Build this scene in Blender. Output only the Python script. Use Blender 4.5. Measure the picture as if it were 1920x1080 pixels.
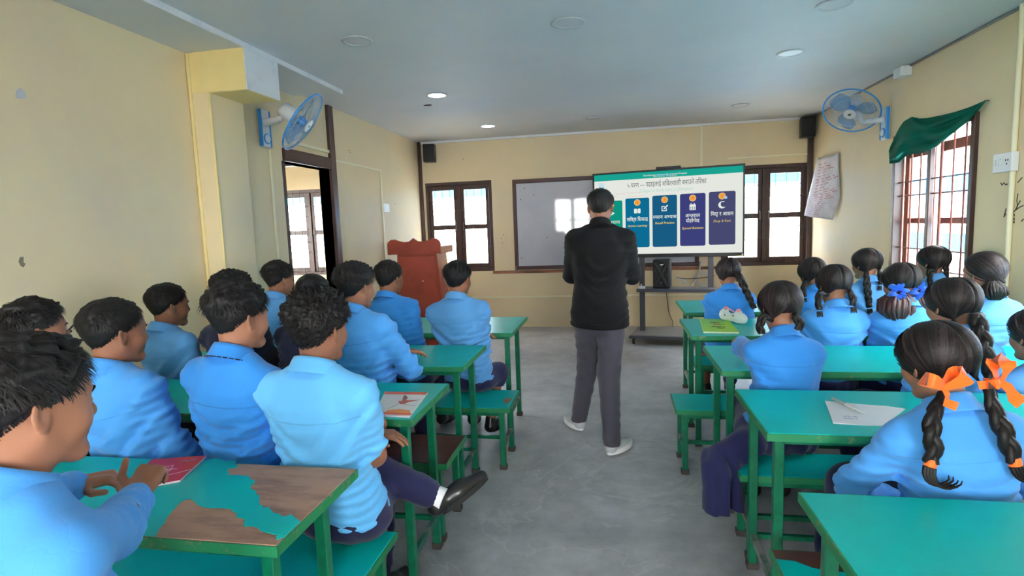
import bpy, bmesh, math, random
import numpy as np
from mathutils import Vector, Matrix
PI = math.pi
SC = bpy.context.scene
COL = SC.collection
for _o in list(bpy.data.objects):
    bpy.data.objects.remove(_o)

# ---------------------------------------------------------------- camera
CAM_H = 1.52
F_PX = 1048.4
YAW, PITCH, ROLL = 0.18251, 0.11013, -0.03673
def _cam_matrix():
    B = np.array([[1, 0, 0], [0, 0, -1], [0, 1, 0.]])
    cy, sy = math.cos(YAW), math.sin(YAW)
    cp, sp = math.cos(PITCH), math.sin(PITCH)
    cr, sr = math.cos(ROLL), math.sin(ROLL)
    return (np.array([[cr, -sr, 0], [sr, cr, 0], [0, 0, 1]]) @ np.array([[1, 0, 0], [0, cp, -sp], [0, sp, cp]])
            @ np.array([[cy, 0, sy], [0, 1, 0], [-sy, 0, cy]]) @ B)
CM = _cam_matrix()
def _ray(px, py):
    return CM.T @ np.array([(px - 960) / F_PX, (py - 540) / F_PX, 1.0])
def aty(px, py, y):
    """the point of the room at depth y that was measured at photo pixel (px, py)"""
    d = _ray(px, py)
    return d * (y / d[1]) + np.array([0, 0, CAM_H])
def atx(px, py, x):
    d = _ray(px, py)
    return d * (x / d[0]) + np.array([0, 0, CAM_H])
def atz(px, py, z):
    d = _ray(px, py)
    return d * ((z - CAM_H) / d[2]) + np.array([0, 0, CAM_H])

cam_data = bpy.data.cameras.new('camera')
cam_data.sensor_width = 36.0
cam_data.lens = F_PX / 1920 * 36.0
cam_data.clip_start = 0.03
cam = bpy.data.objects.new('camera', cam_data)
COL.objects.link(cam)
cam.matrix_world = Matrix(((CM[0][0], -CM[1][0], -CM[2][0], 0), (CM[0][1], -CM[1][1], -CM[2][1], 0),
                           (CM[0][2], -CM[1][2], -CM[2][2], CAM_H), (0, 0, 0, 1)))
SC.camera = cam

# ---------------------------------------------------------------- world, sun, daylight, exposure
SC.view_settings.view_transform = 'Standard'
SC.view_settings.look = 'None'
SC.view_settings.gamma = 1.0
SC.view_settings.use_curve_mapping = False
SC.view_settings.exposure = 0.16
SC.cycles.use_denoising = True
SC.cycles.max_bounces = 10
SC.cycles.diffuse_bounces = 5
SC.cycles.sample_clamp_indirect = 6.0
W = bpy.data.worlds.new('sky')
SC.world = W
W.use_nodes = True
_n = W.node_tree.nodes
_n.clear()
_bg = _n.new('ShaderNodeBackground'); _wo = _n.new('ShaderNodeOutputWorld')
_bg.inputs[0].default_value = (1.0, 0.945, 0.93, 1)
_bg.inputs[1].default_value = 56.0
W.node_tree.links.new(_bg.outputs[0], _wo.inputs[0])
sun_d = bpy.data.lights.new('sun', 'SUN')
sun_d.energy = 130.0; sun_d.angle = math.radians(3); sun_d.color = (1, 0.95, 0.87)
sun = bpy.data.objects.new('sun', sun_d); COL.objects.link(sun)
sun.rotation_euler = Vector((0.45, 0.62, -0.95)).to_track_quat('-Z', 'Y').to_euler()
def portal(name, loc, direction, w, h):
    """light portal in a window opening: only guides the sampling of the sky"""
    d = bpy.data.lights.new(name, 'AREA'); d.shape = 'RECTANGLE'; d.size = w; d.size_y = h
    d.cycles.is_portal = True
    o = bpy.data.objects.new(name, d); COL.objects.link(o)
    o.location = loc
    o.rotation_euler = Vector(direction).to_track_quat('-Z', 'Z').to_euler()
    return o

# room measures
XL, XR, YF, YB, ZC = -2.88, 2.63, 8.236, -2.6, 2.82
# ---------------------------------------------------------------- materials
def lin(r, g, b):
    f = lambda c: c / 12.92 if c <= 0.04045 else ((c + 0.055) / 1.055) ** 2.4
    return (f(r / 255), f(g / 255), f(b / 255), 1)
def nd(nt, t, **kw):
    n = nt.nodes.new(t)
    for k, v in kw.items():
        if k.startswith('i_'):
            n.inputs[k[2:].replace('_', ' ')].default_value = v
        else:
            setattr(n, k, v)
    return n
MATS = {}
def mat(name, col, rough=0.6, spec=0.4, metal=0.0, bump=None, vary=None, sheen=0, coat=0, scale3=(1, 1, 1), extra=None):
    """bump=(scale, strength, distance); vary=(scale, second colour, low, high)"""
    if name in MATS:
        return MATS[name]
    m = bpy.data.materials.new(name); m.use_nodes = True
    nt = m.node_tree; b = nt.nodes['Principled BSDF']; L = nt.links.new
    b.inputs['Base Color'].default_value = col
    b.inputs['Roughness'].default_value = rough
    b.inputs['Specular IOR Level'].default_value = spec
    b.inputs['Metallic'].default_value = metal
    if sheen: b.inputs['Sheen Weight'].default_value = sheen
    if coat: b.inputs['Coat Weight'].default_value = coat
    tc = nd(nt, 'ShaderNodeTexCoord'); mp = nd(nt, 'ShaderNodeMapping')
    mp.inputs['Scale'].default_value = scale3
    L(tc.outputs['Object'], mp.inputs['Vector'])
    if vary:
        nz = nd(nt, 'ShaderNodeTexNoise', i_Scale=vary[0], i_Detail=5.0, i_Roughness=0.62)
        L(mp.outputs[0], nz.inputs['Vector'])
        rp = nd(nt, 'ShaderNodeMapRange'); rp.inputs['From Min'].default_value = vary[2]; rp.inputs['From Max'].default_value = vary[3]
        L(nz.outputs[0], rp.inputs['Value'])
        mx = nd(nt, 'ShaderNodeMix', data_type='RGBA')
        mx.inputs['A'].default_value = col; mx.inputs['B'].default_value = vary[1]
        L(rp.outputs[0], mx.inputs['Factor']); L(mx.outputs['Result'], b.inputs['Base Color'])
    if bump:
        nz = nd(nt, 'ShaderNodeTexNoise', i_Scale=bump[0], i_Detail=4.0)
        L(mp.outputs[0], nz.inputs['Vector'])
        bp = nd(nt, 'ShaderNodeBump', i_Strength=bump[1], i_Distance=bump[2])
        L(nz.outputs[0], bp.inputs['Height']); L(bp.outputs[0], b.inputs['Normal'])
    if extra: extra(m, nt, b, L, mp)
    MATS[name] = m
    return m
def emit(name, col, s):
    if name in MATS: return MATS[name]
    m = bpy.data.materials.new(name); m.use_nodes = True; nt = m.node_tree; nt.nodes.clear()
    e = nd(nt, 'ShaderNodeEmission'); o = nd(nt, 'ShaderNodeOutputMaterial')
    e.inputs[0].default_value = col; e.inputs[1].default_value = s
    nt.links.new(e.outputs[0], o.inputs[0]); MATS[name] = m
    return m

# ---------------------------------------------------------------- mesh helpers
def mesh_obj(name, me, m, parent=None, smooth=False):
    o = bpy.data.objects.new(name, me); COL.objects.link(o)
    if m is not None and not me.materials:
        for q in (m if isinstance(m, (list, tuple)) else [m]): me.materials.append(q)
    if parent is not None: o.parent = parent
    if smooth: me.polygons.foreach_set('use_smooth', np.ones(len(me.polygons), bool))
    return o
def np_mesh(name, V, F):
    """V (n,3); F list of arrays (m,3) / (m,4)"""
    me = bpy.data.meshes.new(name)
    V = np.asarray(V, np.float32)
    Fs = [np.asarray(f, np.int32) for f in (F if isinstance(F, list) else [F]) if len(f)]
    nl = sum(f.size for f in Fs); npo = sum(len(f) for f in Fs)
    me.vertices.add(len(V)); me.vertices.foreach_set('co', V.ravel())
    me.loops.add(nl); me.loops.foreach_set('vertex_index', np.concatenate([f.ravel() for f in Fs]))
    me.polygons.add(npo)
    tot = np.concatenate([np.full(len(f), f.shape[1], np.int32) for f in Fs])
    me.polygons.foreach_set('loop_start', (np.cumsum(tot) - tot).astype(np.int32))
    me.update(calc_edges=True)
    return me
class MB:
    """collects shapes into one mesh"""
    def __init__(s): s.bm = bmesh.new()
    def box(s, lo, hi, bev=0.0, seg=1, M=None):
        lo, hi = Vector(lo), Vector(hi)
        c = (lo + hi) / 2; d = hi - lo
        r = bmesh.ops.create_cube(s.bm, size=1, matrix=Matrix.Translation(c) @ Matrix.Diagonal((*d, 1)))
        vs = r['verts']
        if bev:
            es = list({e for v in vs for e in v.link_edges})
            q = bmesh.ops.bevel(s.bm, geom=es, offset=bev, segments=seg, affect='EDGES', profile=0.6)
            vs = list({v for f in q['faces'] for v in f.verts} | {v for v in vs if v.is_valid})
        if M is not None: bmesh.ops.transform(s.bm, matrix=M, verts=vs)
        return s
    def tube(s, pts, r, n=8, cap=True, closed=False):
        pts = [Vector(p) for p in pts]; k = len(pts)
        rs = r if isinstance(r, (list, tuple)) else [r] * k
        rings = []; up = None
        for i, p in enumerate(pts):
            a = pts[(i - 1) % k] if (i > 0 or closed) else p
            b = pts[(i + 1) % k] if (i < k - 1 or closed) else p
            t = (b - a)
            t = t.normalized() if t.length > 1e-9 else Vector((0, 0, 1))
            if up is None: up = t.orthogonal().normalized()
            up = (up - t * up.dot(t))
            up = up.normalized() if up.length > 1e-6 else t.orthogonal().normalized()
            w = t.cross(up)
            rings.append([s.bm.verts.new(p + (up * math.cos(2 * PI * j / n) + w * math.sin(2 * PI * j / n)) * rs[i]) for j in range(n)])
        for i in range(k if closed else k - 1):
            A, B = rings[i], rings[(i + 1) % k]
            for j in range(n): s.bm.faces.new((A[j], A[(j + 1) % n], B[(j + 1) % n], B[j]))
        if cap and not closed:
            s.bm.faces.new(rings[0][::-1]); s.bm.faces.new(rings[-1])
        return s
    def lathe(s, prof, n=24, M=None, cap=True):
        """profile [(r,z)] around z"""
        M = M or Matrix.Identity(4)
        rings = [[s.bm.verts.new(M @ Vector((r * math.cos(2 * PI * j / n), r * math.sin(2 * PI * j / n), z))) for j in range(n)] for r, z in prof]
        for A, B in zip(rings, rings[1:]):
            for j in range(n): s.bm.faces.new((A[j], A[(j + 1) % n], B[(j + 1) % n], B[j]))
        if cap:
            s.bm.faces.new(rings[0][::-1]); s.bm.faces.new(rings[-1])
        return s
    def prism(s, poly, d, M=None):
        """polygon [(x,y)] extruded by d along z, then M"""
        M = M or Matrix.Identity(4)
        a = [s.bm.verts.new(M @ Vector((x, y, 0))) for x, y in poly]
        b = [s.bm.verts.new(M @ Vector((x, y, d))) for x, y in poly]
        n = len(poly)
        for i in range(n): s.bm.faces.new((a[i], a[(i + 1) % n], b[(i + 1) % n], b[i]))
        s.bm.faces.new(a[::-1]); s.bm.faces.new(b)
        return s
    def strip(s, pts, w, nrm, t=0.0008):
        """thin flat line of width w lying in the plane with normal nrm"""
        nrm = Vector(nrm).normalized(); pts = [Vector(p) for p in pts]
        L = []
        for i, p in enumerate(pts):
            a = pts[max(i - 1, 0)]; b = pts[min(i + 1, len(pts) - 1)]
            q = (b - a).normalized().cross(nrm) * (w / 2)
            L.append([s.bm.verts.new(p + q), s.bm.verts.new(p - q), s.bm.verts.new(p - q + nrm * t), s.bm.verts.new(p + q + nrm * t)])
        for A, B in zip(L, L[1:]):
            for j in range(4): s.bm.faces.new((A[j], A[(j + 1) % 4], B[(j + 1) % 4], B[j]))
        s.bm.faces.new(L[0][::-1]); s.bm.faces.new(L[-1])
        return s
    def build(s, name, m, parent=None, smooth=None):
        bmesh.ops.recalc_face_normals(s.bm, faces=s.bm.faces)
        me = bpy.data.meshes.new(name); s.bm.to_mesh(me); s.bm.free()
        o = mesh_obj(name, me, m, parent)
        if smooth is not None:
            me.polygons.foreach_set('use_smooth', np.ones(len(me.polygons), bool))
            me.set_sharp_from_angle(angle=math.radians(smooth))
        return o
def tag(o, label=None, cat=None, group=None, kind=None):
    if label: o['label'] = label
    if cat: o['category'] = cat
    if group: o['group'] = group
    if kind: o['kind'] = kind
    return o
def empty(name, loc=(0, 0, 0), rz=0.0, label=None, cat=None, group=None, kind=None):
    o = bpy.data.objects.new(name, None); COL.objects.link(o)
    o.empty_display_size = 0.1
    o.location = loc; o.rotation_euler = (0, 0, rz)
    return tag(o, label, cat, group, kind)
def copy_tree(o, parent=None):
    c = o.copy(); COL.objects.link(c)
    if parent is not None: c.parent = parent
    for ch in [q for q in bpy.data.objects if q.parent == o]: copy_tree(ch, c)
    return c

# ---------------------------------------------------------------- distance fields and surface nets (organic shapes)
def _dot(P, v): return P[0] * v[0] + P[1] * v[1] + P[2] * v[2]
def rcone(a, b, ra, rb, k=0.02, sub=False):
    a = np.array(a, float); b = np.array(b, float)
    ab = b - a; L2 = max(ab @ ab, 1e-12)
    def f(X, Y, Z):
        px, py, pz = X - a[0], Y - a[1], Z - a[2]
        t = np.clip((px * ab[0] + py * ab[1] + pz * ab[2]) / L2, 0, 1)
        return np.sqrt((px - t * ab[0]) ** 2 + (py - t * ab[1]) ** 2 + (pz - t * ab[2]) ** 2) - (ra + (rb - ra) * t)
    r = max(ra, rb)
    return (f, np.minimum(a, b) - r, np.maximum(a, b) + r, k, sub)
def ellip(c, r, R=None, k=0.02, sub=False):
    c = np.array(c, float); r = np.array(r, float)
    R = np.eye(3) if R is None else np.asarray(R, float)   # rows: local axes
    def f(X, Y, Z):
        px, py, pz = X - c[0], Y - c[1], Z - c[2]
        q = [(px * R[i][0] + py * R[i][1] + pz * R[i][2]) for i in range(3)]
        k0 = np.sqrt((q[0] / r[0]) ** 2 + (q[1] / r[1]) ** 2 + (q[2] / r[2]) ** 2)
        k1 = np.sqrt((q[0] / r[0] ** 2) ** 2 + (q[1] / r[1] ** 2) ** 2 + (q[2] / r[2] ** 2) ** 2) + 1e-9
        return k0 * (k0 - 1) / k1
    m = r.max()
    return (f, c - m, c + m, k, sub)
def field(prims, h, pad=0.02, post=None):
    lo = np.min([p[1] for p in prims if not p[4]], axis=0) - pad
    hi = np.max([p[2] for p in prims if not p[4]], axis=0) + pad
    n = np.ceil((hi - lo) / h).astype(int) + 1
    ax = [(lo[i] + h * np.arange(n[i])).astype(np.float32) for i in range(3)]
    D = np.full(n, 0.25, np.float32)
    for f, a, b, k, sub in prims:
        mg = k + 3 * h
        s = [slice(max(0, int((a[i] - mg - lo[i]) / h)), max(0, min(n[i], int((b[i] + mg - lo[i]) / h) + 2))) for i in range(3)]
        if any(q.stop <= q.start for q in s): continue
        X, Y, Z = ax[0][s[0]][:, None, None], ax[1][s[1]][None, :, None], ax[2][s[2]][None, None, :]
        d = f(X, Y, Z).astype(np.float32); o = D[tuple(s)]
        if sub:
            hh = np.clip(0.5 - 0.5 * (o + d) / k, 0, 1)
            D[tuple(s)] = o * (1 - hh) - d * hh + k * hh * (1 - hh)
        else:
            hh = np.clip(0.5 + 0.5 * (o - d) / k, 0, 1)
            D[tuple(s)] = o * (1 - hh) + d * hh - k * hh * (1 - hh)
    if post is not None: D = post(D, ax)
    return D, lo, h
def snets(D, lo, h):
    s = D < 0
    n = D.shape
    cs = [(i, j, k) for i in (0, 1) for j in (0, 1) for k in (0, 1)]
    sl = lambda A, c: A[c[0]:n[0] - 1 + c[0], c[1]:n[1] - 1 + c[1], c[2]:n[2] - 1 + c[2]]
    cnt = np.zeros((n[0] - 1, n[1] - 1, n[2] - 1), np.int8)
    for c in cs: cnt += sl(s, c)
    mixed = (cnt > 0) & (cnt < 8)
    ijk = np.argwhere(mixed)
    idx = np.full(mixed.shape, -1, np.int32); idx[mixed] = np.arange(len(ijk))
    acc = np.zeros((len(ijk), 3)); w = np.zeros(len(ijk))
    dv = {c: D[ijk[:, 0] + c[0], ijk[:, 1] + c[1], ijk[:, 2] + c[2]] for c in cs}
    for c in cs:
        for a in range(3):
            if c[a]: continue
            e = list(c); e[a] = 1; e = tuple(e)
            d0, d1 = dv[c], dv[e]
            m = (d0 < 0) != (d1 < 0)
            t = np.where(m, d0 / np.where(m, d0 - d1, 1), 0)
            p = np.array(c, float)[None, :].repeat(len(ijk), 0); p[:, a] += t
            acc += p * m[:, None]; w += m
    V = (ijk + acc / w[:, None]) * h + lo
    F = []
    for a in range(3):
        b, c = (a + 1) % 3, (a + 2) % 3
        s0 = [slice(None)] * 3; s1 = [slice(None)] * 3
        s0[a] = slice(0, n[a] - 1); s1[a] = slice(1, n[a])
        A, B = s[tuple(s0)], s[tuple(s1)]
        E = np.argwhere(A != B)
        E = E[(E[:, b] > 0) & (E[:, c] > 0) & (E[:, b] < n[b] - 1) & (E[:, c] < n[c] - 1)]
        ins = A[E[:, 0], E[:, 1], E[:, 2]]
        def g(db, dc):
            q = E.copy(); q[:, b] -= db; q[:, c] -= dc
            return idx[q[:, 0], q[:, 1], q[:, 2]]
        Q = np.stack([g(1, 1), g(0, 1), g(0, 0), g(1, 0)], 1)
        Q[~ins] = Q[~ins][:, ::-1]
        F.append(Q)
    return V, np.concatenate(F)
def sdf_arrays(prims, h, post=None):
    return snets(*field(prims, h, post=post))
def join_arrays(parts):
    V, F, o = [], [], 0
    for v, f in parts:
        V.append(v); F.append(f + o); o += len(v)
    return np.concatenate(V), np.concatenate(F)
# ---------------------------------------------------------------- palette
CREAM = mat('cream_paint', lin(224, 205, 166), 0.62, 0.3, bump=(9, 0.10, 0.01), vary=(1.3, lin(216, 197, 166), 0.42, 0.72))
CREAM2 = mat('cream_paint_bright', lin(236, 214, 150), 0.62, 0.3, vary=(3, lin(228, 205, 145), 0.4, 0.7))
WHITEP = mat('white_paint', lin(232, 234, 236), 0.6, 0.3, vary=(6, lin(215, 217, 220), 0.5, 0.75))
CEILP = mat('ceiling_paint', lin(222, 226, 231), 0.55, 0.35, vary=(0.6, lin(210, 216, 224), 0.4, 0.7))
CONDP = mat('conduit_plastic', lin(236, 228, 196), 0.45, 0.4)
DARKW = mat('dark_brown_wood', lin(62, 38, 33), 0.42, 0.45, bump=(30, 0.15, 0.004), vary=(14, lin(44, 27, 24), 0.4, 0.7), scale3=(1, 1, 0.2))
REDW = mat('red_brown_wood', lin(128, 66, 54), 0.5, 0.4, vary=(12, lin(104, 52, 44), 0.4, 0.7), scale3=(1, 1, 0.2))
LEDGEW = mat('ledge_wood', lin(150, 100, 76), 0.6, 0.3, vary=(10, lin(95, 60, 46), 0.45, 0.62), scale3=(0.25, 1, 1))
GRILLE = mat('grille_steel', lin(70, 52, 50), 0.5, 0.4)
def _floor_nodes(m, nt, b, L, mp):
    n1 = nd(nt, 'ShaderNodeTexNoise', i_Scale=0.9, i_Detail=8.0, i_Roughness=0.65, i_Distortion=0.6)
    n2 = nd(nt, 'ShaderNodeTexNoise', i_Scale=5.5, i_Detail=7.0, i_Roughness=0.7)
    n3 = nd(nt, 'ShaderNodeTexNoise', i_Scale=0.55, i_Detail=6.0, i_Roughness=0.6, i_Distortion=1.2)
    for n in (n1, n2, n3): L(mp.outputs[0], n.inputs['Vector'])
    r1 = nd(nt, 'ShaderNodeValToRGB'); r1.color_ramp.elements[0].position = 0.33; r1.color_ramp.elements[1].position = 0.68
    r1.color_ramp.elements[0].color = lin(156, 156, 160); r1.color_ramp.elements[1].color = lin(200, 200, 204)
    r2 = nd(nt, 'ShaderNodeValToRGB'); r2.color_ramp.elements[0].position = 0.35; r2.color_ramp.elements[1].position = 0.75
    r2.color_ramp.elements[0].color = (0.78, 0.78, 0.78, 1); r2.color_ramp.elements[1].color = (1.12, 1.12, 1.11, 1)
    mx = nd(nt, 'ShaderNodeMix', data_type='RGBA', blend_type='MULTIPLY'); mx.inputs['Factor'].default_value = 1
    L(n1.outputs[0], r1.inputs[0]); L(n2.outputs[0], r2.inputs[0])
    L(r1.outputs[0], mx.inputs['A']); L(r2.outputs[0], mx.inputs['B'])
    # pale worn cracks and chalky scuffs
    d = nd(nt, 'ShaderNodeMath', operation='SUBTRACT'); d.inputs[1].default_value = 0.5; L(n3.outputs[0], d.inputs[0])
    a = nd(nt, 'ShaderNodeMath', operation='ABSOLUTE'); L(d.outputs[0], a.inputs[0])
    mr = nd(nt, 'ShaderNodeMapRange'); mr.inputs['From Min'].default_value = 0.0; mr.inputs['From Max'].default_value = 0.007
    mr.inputs['To Min'].default_value = 0.5; mr.inputs['To Max'].default_value = 0.0
    L(a.outputs[0], mr.inputs['Value'])
    mm = nd(nt, 'ShaderNodeMath', operation='MULTIPLY'); L(mr.outputs[0], mm.inputs[0]); L(n2.outputs[0], mm.inputs[1])
    m2 = nd(nt, 'ShaderNodeMix', data_type='RGBA'); m2.inputs['B'].default_value = lin(222, 220, 216)
    L(mm.outputs[0], m2.inputs['Factor']); L(mx.outputs['Result'], m2.inputs['A']); L(m2.outputs['Result'], b.inputs['Base Color'])
    rr = nd(nt, 'ShaderNodeMapRange'); rr.inputs['To Min'].default_value = 0.28; rr.inputs['To Max'].default_value = 0.55
    L(n1.outputs[0], rr.inputs['Value']); L(rr.outputs[0], b.inputs['Roughness'])
    bp = nd(nt, 'ShaderNodeBump', i_Strength=0.25, i_Distance=0.004); L(n2.outputs[0], bp.inputs['Height']); L(bp.outputs[0], b.inputs['Normal'])
FLOORM = mat('grey_cement_floor', lin(150, 150, 150), 0.4, 0.45, extra=_floor_nodes)
def glass_mat():
    m = bpy.data.materials.new('window_glass'); m.use_nodes = True; nt = m.node_tree; nt.nodes.clear()
    t = nd(nt, 'ShaderNodeBsdfTransparent'); g = nd(nt, 'ShaderNodeBsdfGlossy', i_Roughness=0.02)
    t.inputs[0].default_value = (0.93, 0.97, 0.97, 1)
    lw = nd(nt, 'ShaderNodeLayerWeight'); p5 = nd(nt, 'ShaderNodeMath', operation='POWER'); p5.inputs[1].default_value = 5.0; f = nd(nt, 'ShaderNodeMath', operation='MULTIPLY_ADD'); f.inputs[1].default_value = .9; f.inputs[2].default_value = .04
    nt.links.new(lw.outputs['Facing'], p5.inputs[0]); nt.links.new(p5.outputs[0], f.inputs[0]); x = nd(nt, 'ShaderNodeMixShader'); o = nd(nt, 'ShaderNodeOutputMaterial')
    nt.links.new(f.outputs[0], x.inputs[0]); nt.links.new(t.outputs[0], x.inputs[1]); nt.links.new(g.outputs[0], x.inputs[2]); nt.links.new(x.outputs[0], o.inputs[0])
    return m
GLASS = glass_mat()
def S(mb, name, m, parent=None, smooth=None):
    o = mb.build(name, m, parent, smooth)
    if parent is None: o['kind'] = 'structure'
    return o

# ---------------------------------------------------------------- shell
XA = -6.6                                   # far side of the adjoining room
S(MB().box((XA - .2, YB - .2, -.2), (XR + .2, YF + .2, 0)), 'floor', FLOORM)
S(MB().box((XA - .2, YB - 1.8, ZC), (XR + .25, YF + .2, ZC + .3)), 'ceiling', CEILP)  # slab runs past the back wall: eave added to keep the sun out
def wall_x(mb, x0, x1, holes, ya, yb, z1):
    """wall slab between x0..x1 running along y, with holes (y0,y1,z0,z1)"""
    y = ya
    for (a, b, c, d) in sorted(holes):
        mb.box((x0, y, 0), (x1, a, z1))
        if c > 0: mb.box((x0, a, 0), (x1, b, c))
        mb.box((x0, a, d), (x1, b, z1)); y = b
    mb.box((x0, y, 0), (x1, yb, z1))
    return mb
def wall_y(mb, y0, y1, holes, xa, xb, z1):
    x = xa
    for (a, b, c, d) in sorted(holes):
        mb.box((x, y0, 0), (a, y1, z1))
        if c > 0: mb.box((a, y0, 0), (b, y1, c))
        mb.box((a, y0, d), (b, y1, z1)); x = b
    mb.box((x, y0, 0), (xb, y1, z1))
    return mb
W1 = (-2.80, -1.775, 0.86, 2.21)
W2 = (1.475, 2.60, 0.85, 2.225)
_a, _b = aty(540, 508, YF), aty(637, 352, YF)
W3 = (_b[0] - 1.08, _b[0] - 0.02, 0.86, 2.21)
WR = (4.715, 5.94, 0.88, 2.225)
WR2 = (1.9, 3.6, 0.88, 2.25)
WB = (-2.0, -0.7, 0.85, 2.45)
WB_FILL = (0.25, 1.55, 0.85, 2.45)  # unseen rear window added to brighten the backs beside the aisle
WA_FILL = (4.2, 7.2, 0.9, 2.3)  # unseen window added to light up the adjoining room
S(wall_y(MB(), YF, YF + .2, [W1, W2, W3], XA, XR + .2, ZC), 'wall_front', CREAM)
DOOR = (4.62, 5.45, 0, 2.17)
S(wall_x(MB(), XL - .12, XL, [DOOR], YB, YF, ZC), 'wall_left', CREAM)
S(wall_x(MB(), XR, XR + .13, [WR, WR2], YB, YF, ZC), 'wall_right', CREAM)
S(wall_y(MB(), YB - .2, YB, [WB, WB_FILL], XA, XR + .2, ZC), 'wall_back', CREAM)
S(wall_x(MB(), XA - .2, XA, [WA_FILL], YB, YF, ZC), 'wall_adjoining', CREAM)
S(MB().box((XL, 3.55, 0), (-2.73, 3.92, 2.52), .012, 2), 'pillar', CREAM, smooth=40)
S(MB().box((XL, 3.55, 2.51), (-2.44, 3.94, ZC), .006, 1), 'beam', CREAM2)
S(MB().box((-2.4405, 3.552, 2.513), (-2.434, 3.938, ZC)), 'trim_1', WHITEP)                     # white painted side of the beam
_mb = MB().box((XL, YB, 2.785), (-2.44, 3.55, ZC)).box((XL, 3.94, 2.785), (-2.44, 4.87, ZC))
S(_mb, 'trim_2', CEILP)                                                                          # lower ceiling strip along the left wall
_mb = MB(); _rng = random.Random(5); _y = YB
while _y < 4.95:
    _l = _rng.uniform(.25, .6); _mb.box((-2.44, _y, 2.782 + _rng.uniform(-.003, .003)), (-2.431, min(_y + _l, 4.96), ZC)); _y += _l
S(_mb, 'trim_3', WHITEP)
for _i, (_p0, _p1) in enumerate([((XL, YF - .05), (XL + .045, YF)), ((XR - .06, YF - .055), (XR, YF))]):
    S(MB().box((*_p0, 0), (*_p1, ZC)), 'trim_%d' % (4 + _i), DARKW)                              # dark corner posts
# cornice battens at the ceiling
S(MB().box((XL + .05, YF - .03, ZC - .03), (XR - .06, YF, ZC)), 'trim_6', WHITEP)
S(MB().tube([(XR - .012, YB, ZC - .012), (XR - .012, YF - .1, ZC - .012)], .010, 6), 'trim_7', mat('grey_bead', lin(120, 120, 120), .6))
# door frame into the adjoining room
_d = empty('door_1', (XL, 5.0, 0), kind='structure')
def C(name, mb, m, parent, smooth=None):
    """child built in world coordinates under a parent that sits at its own place"""
    o = mb.build(name, m, parent, smooth)
    o.matrix_parent_inverse = parent.matrix_basis.inverted()
    return o
C('post', MB().box((XL - .12, 5.45, 0), (XL + .035, 5.55, ZC), .005), DARKW, _d)
C('rail', MB().box((XL - .12, 4.62, 2.17), (XL + .03, 5.45, 2.285), .005), DARKW, _d)
C('jamb', MB().box((XL - .13, 4.60, 0), (XL + .004, 4.65, 2.17), .004), DARKW, _d)
S(MB().box((XA, 6.9, 2.42), (XL - .12, 7.02, 2.55)), 'trim_8', DARKW)                            # dark beam seen through the door
# ---------------------------------------------------------------- windows
def window(name, M, w, h, label=None, cols=2, detail=True, wood=DARKW, nv=3):
    """two casements with a glazed upper and lower pane each, fixed in a frame, behind a steel grille.
    local axes: x along the wall, y outwards, z up; origin at the lower left corner of the opening, on the room face"""
    r = empty(name, kind='structure'); r.matrix_world = M
    fr = MB(); t = .05
    for lo, hi in (((0, 0, 0), (w, .1, t)), ((0, 0, h - t), (w, .1, h)), ((0, 0, t), (t, .1, h - t)), ((w - t, 0, t), (w, .1, h - t)), ((w / 2 - .03, 0, t), (w / 2 + .03, .1, h - t))):
        fr.box(lo, hi, .004)
    fr.build('frame', wood, r)
    s = .05
    for k in range(2):
        x0 = t if k == 0 else w / 2 + .03; x1 = w / 2 - .03 if k == 0 else w - t
        mid = h * .5
        sb = MB()
        for lo, hi in (((x0, .02, t), (x0 + s, .06, h - t)), ((x1 - s, .02, t), (x1, .06, h - t)), ((x0 + s, .02, t), (x1 - s, .06, t + s + .02)), ((x0 + s, .02, h - t - s - .02), (x1 - s, .06, h - t)), ((x0 + s, .02, mid - .035), (x1 - s, .06, mid + .035))):
            sb.box(lo, hi, .003)
        sash = sb.build('sash', wood, r)
        for a, b in ((t + s + .02, mid - .035), (mid + .035, h - t - s - .02)):
            MB().box((x0 + s - .004, .038, a - .004), (x1 - s + .004, .042, b + .004)).build('pane', GLASS, sash)
        g = MB()
        for i in range(nv):
            x = x0 + s + (x1 - x0 - 2 * s) * (i + .42) / (nv - .15)
            g.tube([(x, -.012, t * .4), (x, -.012, h - t * .4)], .0042, 6)
        for z in (.18, .30, .60, .72):
            zz = h * (1 - z * .98) - .03
            g.tube([(x0 - .02, -.014, zz), (x1 + .02, -.014, zz)], .0045, 6)
        g.build('grille', GRILLE, r)
        xm = x1 - s / 2 if k == 0 else x0 + s / 2
        MB().tube([(xm, .018, mid - .05), (xm, -.004, mid - .035), (xm, -.004, mid + .05), (xm, .018, mid + .065)], .006, 6).build('handle', mat('dull_metal', lin(120, 110, 100), .4, .5, .8), sash)
    return r
window('window_1', Matrix.Translation((W1[0], YF - .005, W1[2])), W1[1] - W1[0], W1[3] - W1[2])
window('window_2', Matrix.Translation((W2[0], YF - .005, W2[2])), W2[1] - W2[0], W2[3] - W2[2])
window('window_3', Matrix.Translation((W3[0], YF - .005, W3[2])), W3[1] - W3[0], W3[3] - W3[2])
for _i, q in enumerate((WR2,)):
    window('window_%d' % (5 + _i), Matrix.Translation((XR - .005, q[1], q[2])) @ Matrix.Rotation(-PI / 2, 4, 'Z'), q[1] - q[0], q[3] - q[2])
for _i, q in enumerate((WB, WB_FILL)):  # the second one is the added fill window
    window('window_%d' % (7 + _i), Matrix.Translation((q[1], YB + .005, q[2])) @ Matrix.Rotation(PI, 4, 'Z'), q[1] - q[0], q[3] - q[2])
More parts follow.
